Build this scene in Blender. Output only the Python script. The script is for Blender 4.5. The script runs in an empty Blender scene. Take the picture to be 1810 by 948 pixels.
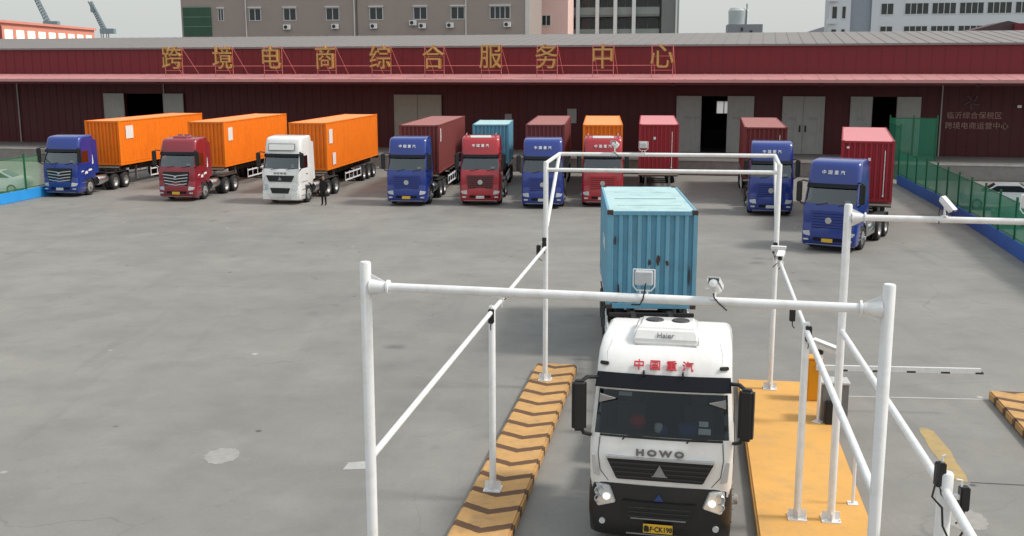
import bpy, bmesh, math, random
from mathutils import Vector, Matrix
random.seed(7)
S = bpy.context.scene
COL = S.collection
R = math.radians

# ------------------------------------------------------------------ camera, world, sun, exposure
cam_d = bpy.data.cameras.new('camera'); cam = bpy.data.objects.new('camera', cam_d); COL.objects.link(cam)
cam.location = (0, 0, 7.983)
cam.rotation_euler = (R(90 - 10.684), R(0.1), 0)
cam_d.sensor_width = 36; cam_d.lens = 36 * 1896.6 / 1810
cam_d.clip_start = .1; cam_d.clip_end = 3000
S.camera = cam
SUN_EL, SUN_AZ = R(50), R(97)          # azimuth clockwise from +Y
w = bpy.data.worlds.new('World'); S.world = w; w.use_nodes = True
nt = w.node_tree; nt.nodes.clear()
sky = nt.nodes.new('ShaderNodeTexSky'); sky.sky_type = 'NISHITA'; sky.sun_disc = False
sky.sun_elevation = SUN_EL; sky.sun_rotation = SUN_AZ
sky.air_density = 1.6; sky.dust_density = 6; sky.ozone_density = 1.2; sky.altitude = 50
bg1 = nt.nodes.new('ShaderNodeBackground'); bg1.inputs['Strength'].default_value = .05
bg2 = nt.nodes.new('ShaderNodeBackground'); bg2.inputs['Color'].default_value = (.85, .89, .88, 1); bg2.inputs['Strength'].default_value = .68
add = nt.nodes.new('ShaderNodeAddShader'); out = nt.nodes.new('ShaderNodeOutputWorld')
nt.links.new(sky.outputs[0], bg1.inputs['Color'])
nt.links.new(bg1.outputs[0], add.inputs[0]); nt.links.new(bg2.outputs[0], add.inputs[1]); nt.links.new(add.outputs[0], out.inputs[0])
sd = bpy.data.lights.new('sun', 'SUN'); sd.energy = 2.5; sd.angle = R(10); sd.color = (1, .96, .9)
sun = bpy.data.objects.new('sun', sd); COL.objects.link(sun)
sun.rotation_euler = (R(90) - SUN_EL, 0, -SUN_AZ + R(180))
S.view_settings.view_transform = 'Standard'; S.view_settings.look = 'None'
S.view_settings.gamma = 1; S.view_settings.exposure = 0; S.view_settings.use_curve_mapping = False

# ------------------------------------------------------------------ materials
def lin(c):
    return tuple((v / 12.92 if v <= .04045 else ((v + .055) / 1.055) ** 2.4) for v in c)
def rgb(r, g, b): return lin((r / 255, g / 255, b / 255))
MATS = {}
def mat(name, col, rough=.5, metal=0, var=.12, scale=1.5, bump=0, bscale=40, coat=0, dirt=0, dirtcol=(.09, .08, .07), emit=0, rvar=.1, dscale=2.2, streak=0, scol=(.1, .07, .05), spec=.5):
    if name in MATS: return MATS[name]
    m = bpy.data.materials.new(name); m.use_nodes = True; n = m.node_tree; N = n.nodes; L = n.links
    b = N['Principled BSDF']; b.inputs['Metallic'].default_value = metal
    tc = N.new('ShaderNodeTexCoord')
    no = N.new('ShaderNodeTexNoise'); no.inputs['Scale'].default_value = scale; no.inputs['Detail'].default_value = 6; no.inputs['Roughness'].default_value = .6
    L.new(tc.outputs['Object'], no.inputs['Vector'])
    mx = N.new('ShaderNodeMix'); mx.data_type = 'RGBA'
    mx.inputs['A'].default_value = (*[max(0, c * (1 - var)) for c in col], 1); mx.inputs['B'].default_value = (*[min(1, c * (1 + var)) for c in col], 1)
    L.new(no.outputs['Fac'], mx.inputs['Factor'])
    src = mx.outputs['Result']
    if dirt:
        n2 = N.new('ShaderNodeTexNoise'); n2.inputs['Scale'].default_value = dscale; n2.inputs['Detail'].default_value = 9; n2.inputs['Roughness'].default_value = .72
        L.new(tc.outputs['Object'], n2.inputs['Vector'])
        rp = N.new('ShaderNodeMapRange'); rp.inputs['From Min'].default_value = .48; rp.inputs['From Max'].default_value = .72
        rp.inputs['To Max'].default_value = dirt
        L.new(n2.outputs['Fac'], rp.inputs['Value'])
        m2 = N.new('ShaderNodeMix'); m2.data_type = 'RGBA'; m2.inputs['B'].default_value = (*dirtcol, 1)
        L.new(src, m2.inputs['A']); L.new(rp.outputs[0], m2.inputs['Factor']); src = m2.outputs['Result']
    if streak:
        mp = N.new('ShaderNodeMapping'); mp.inputs['Scale'].default_value = (7, 7, .45); L.new(tc.outputs['Object'], mp.inputs[0])
        n4 = N.new('ShaderNodeTexNoise'); n4.inputs['Scale'].default_value = 1; n4.inputs['Detail'].default_value = 6; n4.inputs['Roughness'].default_value = .65
        L.new(mp.outputs[0], n4.inputs['Vector'])
        r4 = N.new('ShaderNodeMapRange'); r4.inputs['From Min'].default_value = .5; r4.inputs['From Max'].default_value = .75; r4.inputs['To Max'].default_value = streak
        L.new(n4.outputs['Fac'], r4.inputs['Value'])
        m4 = N.new('ShaderNodeMix'); m4.data_type = 'RGBA'; m4.inputs['B'].default_value = (*scol, 1)
        L.new(src, m4.inputs['A']); L.new(r4.outputs[0], m4.inputs['Factor']); src = m4.outputs['Result']
    L.new(src, b.inputs['Base Color'])
    rr = N.new('ShaderNodeMapRange'); rr.inputs['To Min'].default_value = max(.02, rough - rvar); rr.inputs['To Max'].default_value = min(1, rough + rvar)
    L.new(no.outputs['Fac'], rr.inputs['Value']); L.new(rr.outputs[0], b.inputs['Roughness'])
    b.inputs['Specular IOR Level'].default_value = spec
    if coat: b.inputs['Coat Weight'].default_value = coat; b.inputs['Coat Roughness'].default_value = .12
    if bump:
        n3 = N.new('ShaderNodeTexNoise'); n3.inputs['Scale'].default_value = bscale; n3.inputs['Detail'].default_value = 4
        L.new(tc.outputs['Object'], n3.inputs['Vector'])
        bp = N.new('ShaderNodeBump'); bp.inputs['Strength'].default_value = bump; bp.inputs['Distance'].default_value = .01
        L.new(n3.outputs['Fac'], bp.inputs['Height']); L.new(bp.outputs[0], b.inputs['Normal'])
    if emit:
        b.inputs['Emission Color'].default_value = (*col, 1); b.inputs['Emission Strength'].default_value = emit
    MATS[name] = m
    return m
def glassmat(name, tint, refl=(.7, .75, .78), f0=.06, f1=.75, rough=.03):
    m = bpy.data.materials.new(name); m.use_nodes = True; n = m.node_tree; N = n.nodes; L = n.links
    N.remove(N['Principled BSDF']); o = N['Material Output']
    t = N.new('ShaderNodeBsdfTransparent'); t.inputs[0].default_value = (*tint, 1)
    g = N.new('ShaderNodeBsdfGlossy'); g.inputs['Color'].default_value = (*refl, 1); g.inputs['Roughness'].default_value = rough
    lw = N.new('ShaderNodeLayerWeight'); lw.inputs['Blend'].default_value = .35
    mr = N.new('ShaderNodeMapRange'); mr.inputs['To Min'].default_value = f0; mr.inputs['To Max'].default_value = f1
    L.new(lw.outputs['Facing'], mr.inputs['Value'])
    mx = N.new('ShaderNodeMixShader'); L.new(mr.outputs[0], mx.inputs[0]); L.new(t.outputs[0], mx.inputs[1]); L.new(g.outputs[0], mx.inputs[2])
    L.new(mx.outputs[0], o.inputs[0]); MATS[name] = m
    return m
def netmat(name, col, cover):
    m = bpy.data.materials.new(name); m.use_nodes = True; n = m.node_tree; N = n.nodes; L = n.links
    b = N['Principled BSDF']; b.inputs['Base Color'].default_value = (*col, 1); b.inputs['Roughness'].default_value = .6
    t = N.new('ShaderNodeBsdfTransparent'); mx = N.new('ShaderNodeMixShader'); o = N['Material Output']
    tc = N.new('ShaderNodeTexCoord'); no = N.new('ShaderNodeTexNoise'); no.inputs['Scale'].default_value = .8
    L.new(tc.outputs['Object'], no.inputs['Vector'])
    mr = N.new('ShaderNodeMapRange'); mr.inputs['To Min'].default_value = cover - .12; mr.inputs['To Max'].default_value = cover + .12
    L.new(no.outputs['Fac'], mr.inputs['Value']); L.new(mr.outputs[0], mx.inputs[0])
    L.new(t.outputs[0], mx.inputs[1]); L.new(b.outputs[0], mx.inputs[2]); L.new(mx.outputs[0], o.inputs[0])
    MATS[name] = m
    return m
def stripemat(name, a, b_, period, duty, k):
    """chevron bands along local Y, the point of each V nearer -Y"""
    m = mat(name, a, .75, var=.22, scale=3, dirt=.6, dirtcol=(.2, .16, .11), bump=.4, bscale=30)
    n = m.node_tree; N = n.nodes; L = n.links; b = N['Principled BSDF']
    src = b.inputs['Base Color'].links[0].from_socket
    tc = N.new('ShaderNodeTexCoord'); sp = N.new('ShaderNodeSeparateXYZ'); L.new(tc.outputs['Object'], sp.inputs[0])
    def mth(op, x, y):
        q = N.new('ShaderNodeMath'); q.operation = op
        for i, v in enumerate((x, y)):
            if v is None: continue
            if isinstance(v, (int, float)): q.inputs[i].default_value = v
            else: L.new(v, q.inputs[i])
        return q.outputs[0]
    ax = mth('ABSOLUTE', sp.outputs['X'], None)
    v = mth('ADD', sp.outputs['Y'], mth('MULTIPLY', ax, k))
    nz = N.new('ShaderNodeTexNoise'); nz.inputs['Scale'].default_value = 8; L.new(tc.outputs['Object'], nz.inputs['Vector'])
    v = mth('ADD', v, mth('MULTIPLY', nz.outputs['Fac'], .05))
    f = mth('FRACT', mth('DIVIDE', v, period), None)
    t = mth('LESS_THAN', f, duty)
    mx = N.new('ShaderNodeMix'); mx.data_type = 'RGBA'; mx.inputs['B'].default_value = (*b_, 1)
    L.new(t, mx.inputs['Factor']); L.new(src, mx.inputs['A']); L.new(mx.outputs['Result'], b.inputs['Base Color'])
    return m

white_paint = mat('white_paint', (.80, .81, .82), .32, var=.05, dirt=.3, dirtcol=(.46, .41, .33), dscale=5, streak=.22, scol=(.4, .33, .25))
white_truck = mat('white_truck_paint', (.82, .82, .81), .3, var=.03, coat=.5, dirt=.22, dirtcol=(.5, .46, .4), streak=.15, scol=(.45, .41, .36))
blue_truck = mat('blue_truck_paint', rgb(16, 50, 138), .3, var=.1, coat=.8, dirt=.2, dirtcol=(.06, .06, .09))
red_truck = mat('red_truck_paint', rgb(172, 28, 42), .32, var=.1, coat=.8, dirt=.2, dirtcol=(.13, .03, .04))
crimson_truck = mat('crimson_truck_paint', rgb(140, 26, 44), .32, var=.1, coat=.8, dirt=.2, dirtcol=(.1, .03, .04))
black_plastic = mat('black_plastic', (.012, .012, .013), .5, var=.3)
dark_plastic = mat('dark_plastic', (.03, .03, .033), .55, var=.3, dirt=.3, dirtcol=(.07, .065, .06))
smoke_plastic = mat('smoke_plastic', (.006, .007, .011), .3, var=.2, spec=.25)
chrome = mat('chrome', (.62, .63, .64), .22, metal=.9, var=.1)
steel = mat('steel', (.35, .35, .36), .42, metal=.7, var=.15, dirt=.3)
chassis_black = mat('chassis_black', (.022, .02, .02), .65, var=.3, dirt=.5, dirtcol=(.08, .06, .05))
rubber = mat('rubber', (.02, .02, .021), .85, var=.3, dirt=.4, dirtcol=(.075, .07, .065), bump=.5, bscale=60)
rim_steel = mat('rim_steel', (.42, .42, .42), .45, metal=.4, var=.2, dirt=.5, dirtcol=(.1, .09, .08))
lamp_glass = mat('lamp_glass', (.62, .65, .68), .12, metal=.35, var=.25, scale=22)
drl = mat('drl', (1, .97, .92), .3, emit=1.3)
amber = mat('amber', (.7, .25, .03), .3)
plate_yellow = mat('plate_yellow', (.72, .45, .03), .5, var=.05, dirt=.3)
plate_white = mat('plate_white', (.6, .6, .58), .5, var=.05, dirt=.3)
black_ink = mat('black_ink', (.015, .015, .016), .6)
red_ink = mat('red_ink', (.52, .03, .05), .5, var=.05)
white_ink = mat('white_ink', (.78, .8, .82), .5, var=.05)
grey_ink = mat('grey_ink', (.2, .2, .21), .4, metal=.4, var=.05)
cab_dark = mat('cab_dark', (.02, .02, .022), .8, var=.3)
cloth_grey = mat('cloth_grey', (.09, .09, .1), .9, var=.2)
cloth_red = mat('cloth_red', (.5, .02, .03), .85, var=.2)
cloth_blue = mat('cloth_blue', (.04, .1, .3), .85, var=.2)
paper = mat('paper', (.75, .77, .8), .8, var=.03)
skin = mat('skin', (.36, .2, .14), .6, var=.08)
black_cloth = mat('black_cloth', (.012, .011, .012), .9, var=.3)
hair = mat('hair', (.012, .009, .008), .7)
reflective_glass = glassmat('reflective_windscreen_glass', (.42, .46, .47), f0=.15, f1=.85, rough=.08)  # mirror share raised so the parked cabs' panes look bright with sky
glass = glassmat('windscreen_glass', (.42, .46, .47), f0=.05, f1=.8)
car_glass = mat('car_glass', (.02, .025, .03), .08, var=.2)
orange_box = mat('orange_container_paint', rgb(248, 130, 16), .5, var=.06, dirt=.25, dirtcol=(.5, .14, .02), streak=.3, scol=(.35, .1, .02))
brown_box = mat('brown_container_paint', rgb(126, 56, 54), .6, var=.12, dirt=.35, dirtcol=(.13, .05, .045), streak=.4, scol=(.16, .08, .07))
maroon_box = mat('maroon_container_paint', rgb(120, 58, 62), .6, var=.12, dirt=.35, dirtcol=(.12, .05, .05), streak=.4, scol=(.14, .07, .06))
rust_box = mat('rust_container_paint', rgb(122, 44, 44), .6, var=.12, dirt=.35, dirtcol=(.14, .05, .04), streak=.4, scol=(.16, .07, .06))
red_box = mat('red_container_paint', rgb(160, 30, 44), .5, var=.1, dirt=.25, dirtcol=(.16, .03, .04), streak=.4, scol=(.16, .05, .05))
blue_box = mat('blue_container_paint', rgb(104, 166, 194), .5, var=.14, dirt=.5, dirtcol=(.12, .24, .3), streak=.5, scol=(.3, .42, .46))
skylit_blue = mat('skylit_blue_container_roof', rgb(178, 208, 210), .55, var=.12, dirt=.65, dirtcol=(.26, .34, .36), dscale=1.2)  # wall blue lightened to paint in sky light on top; grime is real
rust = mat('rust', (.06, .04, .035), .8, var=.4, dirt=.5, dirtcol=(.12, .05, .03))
skylit_orange = mat('skylit_orange_roof', rgb(246, 158, 96), .5, var=.08, dirt=.3, dirtcol=(.5, .2, .08))  # container orange paled: sky reflection on the roof put into the colour
skylit_brown = mat('skylit_brown_roof', rgb(164, 108, 104), .55, var=.12, dirt=.4, dirtcol=(.2, .1, .09))  # brown lightened towards pink, painting the sky's sheen on roofs
skylit_red = mat('skylit_red_roof', rgb(212, 138, 142), .5, var=.1, dirt=.3, dirtcol=(.38, .17, .18))  # red with the sky's pale reflection mixed into its base colour
sticker = mat('sticker', (.8, .79, .77), .5, var=.05)
wood_deck = mat('deck', (.1, .07, .05), .8)
concrete_dock = mat('dock_concrete', (.24, .22, .21), .85, var=.2, dirt=.5, dirtcol=(.12, .1, .1), bump=.3)
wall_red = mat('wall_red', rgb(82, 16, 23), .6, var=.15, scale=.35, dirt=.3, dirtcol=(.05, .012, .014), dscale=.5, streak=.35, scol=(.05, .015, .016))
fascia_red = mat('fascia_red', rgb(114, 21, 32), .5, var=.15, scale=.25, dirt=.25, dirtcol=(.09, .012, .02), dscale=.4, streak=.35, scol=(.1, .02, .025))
skylit_canopy = mat('skylit_canopy', rgb(192, 136, 136), .45, var=.12, scale=.5, dirt=.3, dirtcol=(.36, .14, .15), dscale=.8)  # red metal; the pink sheen of the sky is painted into its colour
roof_grey = mat('roof_grey', (.215, .2, .195), .65, var=.15, scale=.3, dirt=.4, dirtcol=(.2, .18, .17), dscale=.5)
door_grey = mat('door_grey', (.40, .40, .385), .55, var=.1, dirt=.3, dirtcol=(.24, .23, .21), streak=.4, scol=(.22, .2, .18))
door_beige = mat('door_beige', (.36, .33, .28), .55, var=.1, dirt=.3, dirtcol=(.24, .22, .19))
hall_dark = mat('hall_dark', (.05, .05, .05), .9)
gold = mat('gold_letter', rgb(200, 164, 98), .4, metal=.25, var=.15, dirt=.2, dirtcol=(.35, .17, .05))
gold_edge = mat('gold_letter_edge', rgb(150, 92, 36), .5, var=.15)
sign_pink = mat('sign_frame_paint', rgb(205, 120, 118), .6, var=.1)
fence_green = mat('fence_green', rgb(14, 96, 62), .5, var=.15)
net_green = netmat('net_green', rgb(26, 128, 98), .66)
net_pale = netmat('net_pale', rgb(96, 150, 110), .40)
net_dark = netmat('net_dark', rgb(40, 150, 116), .82)
kerb_blue = mat('fence_blue', rgb(46, 98, 182), .55, var=.15, dirt=.25, dirtcol=(.03, .07, .2))
kerb_sky = mat('fence_sky_blue', rgb(44, 150, 226), .55, var=.1, dirt=.2, dirtcol=(.04, .2, .5))
island_yellow = mat('island_yellow', rgb(214, 162, 86), .75, var=.14, scale=1.2, dirt=.5, dirtcol=(.40, .27, .13), bump=.4, bscale=25, dscale=1.5)
kerb_side = mat('island_side', (.07, .06, .05), .85, var=.3)
chevron = stripemat('chevron_paint', rgb(196, 152, 94), rgb(98, 70, 48), .78, .29, .55)
gate_yellow = mat('gate_yellow', rgb(232, 158, 22), .4, var=.06, dirt=.2)
cabinet_grey = mat('cabinet_grey', (.2, .2, .205), .5, var=.15, dirt=.3)
camera_white = mat('camera_white', (.75, .76, .77), .35, var=.04)
beige_wall = mat('beige_wall', rgb(158, 146, 140), .85, var=.08, scale=.15, dirt=.25, dirtcol=(.2, .17, .155), dscale=.3)
pink_wall = mat('pink_wall', rgb(232, 198, 190), .8, var=.06, scale=.3)
white_wall = mat('white_wall', rgb(206, 212, 218), .8, var=.06, scale=.2, dirt=.15, dirtcol=(.35, .36, .38), dscale=.3)
grey_wall = mat('grey_wall', rgb(116, 122, 122), .7, var=.15, scale=.3)
grey_dark = mat('grey_dark_wall', rgb(82, 92, 90), .6, var=.2, scale=.5)
pale_pillar = mat('pale_pillar', rgb(214, 222, 222), .7, var=.05)
win_dark = mat('window_dark', (.03, .037, .04), .12, var=.5, scale=.8)
win_green = mat('window_green', (.015, .075, .04), .12, var=.6, scale=.5)
win_frame = mat('window_frame', (.6, .6, .6), .5)
sill_dark = mat('window_hood', (.1, .09, .085), .7)
coral_wall = mat('coral_wall', rgb(226, 150, 132), .8, var=.08, scale=.3)
dark_red = mat('dark_red', rgb(112, 40, 40), .7)
lit_window = mat('lit_window', (1, .86, .68), .5, emit=1.2)
haze_grey = mat('hazed_crane_grey', rgb(128, 142, 150), .8, var=.1)  # fading with distance is painted into this grey
far_grey = mat('far_grey', rgb(150, 152, 158), .85, var=.1, scale=.2)
tank_pale = mat('tank_pale', rgb(198, 206, 206), .7, var=.1, scale=.5)
slate = mat('dark_roof', rgb(88, 70, 72), .8, var=.2, scale=.8)
silver_car = mat('silver_car', (.55, .57, .58), .3, metal=.2, coat=.4)
dark_car = mat('dark_car', (.05, .06, .06), .3, coat=.5)
paint_white = mat('worn_white_paint', (.42, .42, .41), .8, var=.25, scale=6)
paint_yellow = mat('worn_yellow_paint', rgb(172, 148, 98), .8, var=.25, scale=3, dirt=.8, dirtcol=(.24, .225, .2), dscale=4)
trans = bpy.data.materials.new('frosted_pane'); trans.use_nodes = True
_n = trans.node_tree; _n.nodes.remove(_n.nodes['Principled BSDF']); _t = _n.nodes.new('ShaderNodeBsdfTranslucent'); _t.inputs[0].default_value = (.9, .9, .9, 1)
_n.links.new(_t.outputs[0], _n.nodes['Material Output'].inputs[0])

# ------------------------------------------------------------------ mesh builder
class MB:
    def __init__(s): s.v = []; s.f = []; s.mi = []
    def add(s, vs, fs, mi=0):
        o = len(s.v); s.v += [tuple(x) for x in vs]; s.f += [tuple(i + o for i in f) for f in fs]; s.mi += [mi] * len(fs); return s
    def box(s, c, d, rz=0, mi=0, rx=0):
        x, y, z = d[0] / 2, d[1] / 2, d[2] / 2
        M = Matrix.Rotation(rz, 3, 'Z') @ Matrix.Rotation(rx, 3, 'X')
        vs = [M @ Vector(p) + Vector(c) for p in ((-x, -y, -z), (x, -y, -z), (x, y, -z), (-x, y, -z), (-x, -y, z), (x, -y, z), (x, y, z), (-x, y, z))]
        return s.add(vs, [(3, 2, 1, 0), (4, 5, 6, 7), (0, 1, 5, 4), (1, 2, 6, 5), (2, 3, 7, 6), (3, 0, 4, 7)], mi)
    def bx(s, x0, x1, y0, y1, z0, z1, mi=0): return s.box(((x0 + x1) / 2, (y0 + y1) / 2, (z0 + z1) / 2), (abs(x1 - x0), abs(y1 - y0), abs(z1 - z0)), mi=mi)
    def tube(s, p0, p1, r, n=12, r1=None, mi=0):
        p0, p1 = Vector(p0), Vector(p1); d = (p1 - p0); r1 = r if r1 is None else r1
        a = d.orthogonal().normalized(); b = d.normalized().cross(a)
        vs = []
        for p, q in ((p0, r), (p1, r1)):
            for i in range(n):
                t = 2 * math.pi * i / n; vs.append(p + (a * math.cos(t) + b * math.sin(t)) * q)
        fs = [(i, (i + 1) % n, n + (i + 1) % n, n + i) for i in range(n)] + [tuple(range(n))[::-1], tuple(range(n, 2 * n))]
        return s.add(vs, fs, mi)
    def path(s, pts, r, n=8, mi=0):
        pts = [Vector(p) for p in pts]; vs = []; fs = []
        ref = None
        for i, p in enumerate(pts):
            d = (pts[min(i + 1, len(pts) - 1)] - pts[max(i - 1, 0)]).normalized()
            if ref is None: ref = d.orthogonal().normalized()
            a = (ref - d * ref.dot(d)).normalized(); ref = a; b = d.cross(a)
            for k in range(n):
                t = 2 * math.pi * k / n; vs.append(p + (a * math.cos(t) + b * math.sin(t)) * r)
        for i in range(len(pts) - 1):
            for k in range(n): fs.append((i * n + k, i * n + (k + 1) % n, (i + 1) * n + (k + 1) % n, (i + 1) * n + k))
        fs += [tuple(range(n))[::-1], tuple(range((len(pts) - 1) * n, len(pts) * n))]
        return s.add(vs, fs, mi)
    def lathe(s, prof, c, axis='X', n=24, mi=0):
        """prof: (radius, along) pairs"""
        vs = []; fs = []
        for (r, h) in prof:
            for i in range(n):
                t = 2 * math.pi * i / n; a, b = r * math.cos(t), r * math.sin(t)
                p = {'X': (h, a, b), 'Y': (a, h, b), 'Z': (a, b, h)}[axis]; vs.append(Vector(c) + Vector(p))
        m = len(prof)
        for j in range(m - 1):
            for i in range(n): fs.append((j * n + i, j * n + (i + 1) % n, (j + 1) * n + (i + 1) % n, (j + 1) * n + i))
        return s.add(vs, fs, mi)
    def loft(s, rings, cap0=True, cap1=True, mi=0, skip=None):
        n = len(rings[0]); vs = [p for r in rings for p in r]; fs = []
        for j in range(len(rings) - 1):
            for i in range(n):
                if skip and skip(j, i): continue
                fs.append((j * n + i, j * n + (i + 1) % n, (j + 1) * n + (i + 1) % n, (j + 1) * n + i))
        if cap0: fs.append(tuple(range(n))[::-1])
        if cap1: fs.append(tuple(range((len(rings) - 1) * n, len(rings) * n)))
        return s.add(vs, fs, mi)
    def prism(s, pts, y0, y1, plane='XZ', mi=0):
        def P(a, b, h): return {'XZ': (a, h, b), 'XY': (a, b, h), 'YZ': (h, a, b)}[plane]
        n = len(pts); vs = [P(a, b, y0) for a, b in pts] + [P(a, b, y1) for a, b in pts]
        fs = [(i, (i + 1) % n, n + (i + 1) % n, n + i) for i in range(n)] + [tuple(range(n))[::-1], tuple(range(n, 2 * n))]
        return s.add(vs, fs, mi)
    def quad(s, *p, mi=0): return s.add(p, [tuple(range(len(p)))], mi)
    def build(s, name, m, parent=None, bevel=0, smooth=35, seg=2):
        me = bpy.data.meshes.new(name); me.from_pydata(s.v, [], s.f)
        for p, i in zip(me.polygons, s.mi): p.material_index = i
        bm = bmesh.new(); bm.from_mesh(me)
        bmesh.ops.recalc_face_normals(bm, faces=bm.faces)
        if bevel:
            es = [e for e in bm.edges if len(e.link_faces) == 2 and e.calc_face_angle(0) > .5]
            bmesh.ops.bevel(bm, geom=es, offset=bevel, segments=seg, affect='EDGES', clamp_overlap=True)
        bm.to_mesh(me); bm.free()
        for mm in (m if isinstance(m, (list, tuple)) else [m]): me.materials.append(mm)
        for p in me.polygons: p.use_smooth = True
        me.set_sharp_from_angle(angle=R(smooth))
        o = bpy.data.objects.new(name, me); COL.objects.link(o)
        if parent: o.parent = parent
        return o
def tag(o, label, cat, group=None):
    o['label'] = label; o['category'] = cat
    if group: o['group'] = group
    return o
def struct(o): o['kind'] = 'structure'; return o
def thing(name, label, cat, loc=(0, 0, 0), yaw=0, group=None):
    o = bpy.data.objects.new(name, None); COL.objects.link(o); o.location = loc; o.rotation_euler = (0, 0, -R(yaw)); o.empty_display_size = .3
    return tag(o, label, cat, group)
def text_mesh(body, size, extrude=.01, bevel=0, spacing=1.0, offset=0):
    """mesh of a line of text, centred, in its own XZ plane facing -Y; returns vertices and faces"""
    cu = bpy.data.curves.new('txt', 'FONT'); cu.body = body; cu.size = size; cu.extrude = extrude; cu.bevel_depth = bevel; cu.space_character = spacing; cu.offset = offset
    cu.resolution_u = 3
    cu.align_x = 'CENTER'; cu.align_y = 'CENTER'
    o = bpy.data.objects.new('txt', cu); COL.objects.link(o)
    dg = bpy.context.evaluated_depsgraph_get(); me = bpy.data.meshes.new_from_object(o.evaluated_get(dg))
    vs = [Vector((v.co.x, -v.co.z, v.co.y)) for v in me.vertices]; fs = [tuple(p.vertices) for p in me.polygons]
    bpy.data.objects.remove(o); bpy.data.curves.remove(cu); bpy.data.meshes.remove(me)
    if vs:
        cx = (min(v.x for v in vs) + max(v.x for v in vs)) / 2; cz = (min(v.z for v in vs) + max(v.z for v in vs)) / 2
        vs = [Vector((v.x - cx, v.y, v.z - cz)) for v in vs]
    return vs, fs
def text(name, body, size, m, loc, parent, rx=0, rz=0, extrude=.008, spacing=1.0, offset=0, sx=1, bevel=0):
    vs, fs = text_mesh(body, size, extrude, bevel, spacing, offset)
    M = Matrix.Translation(loc) @ Matrix.Rotation(rz, 4, 'Z') @ Matrix.Rotation(rx, 4, 'X') @ Matrix.Diagonal((sx, 1, 1, 1))
    b = MB(); b.add([M @ v for v in vs], fs)
    return b.build(name, m, parent)

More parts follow.
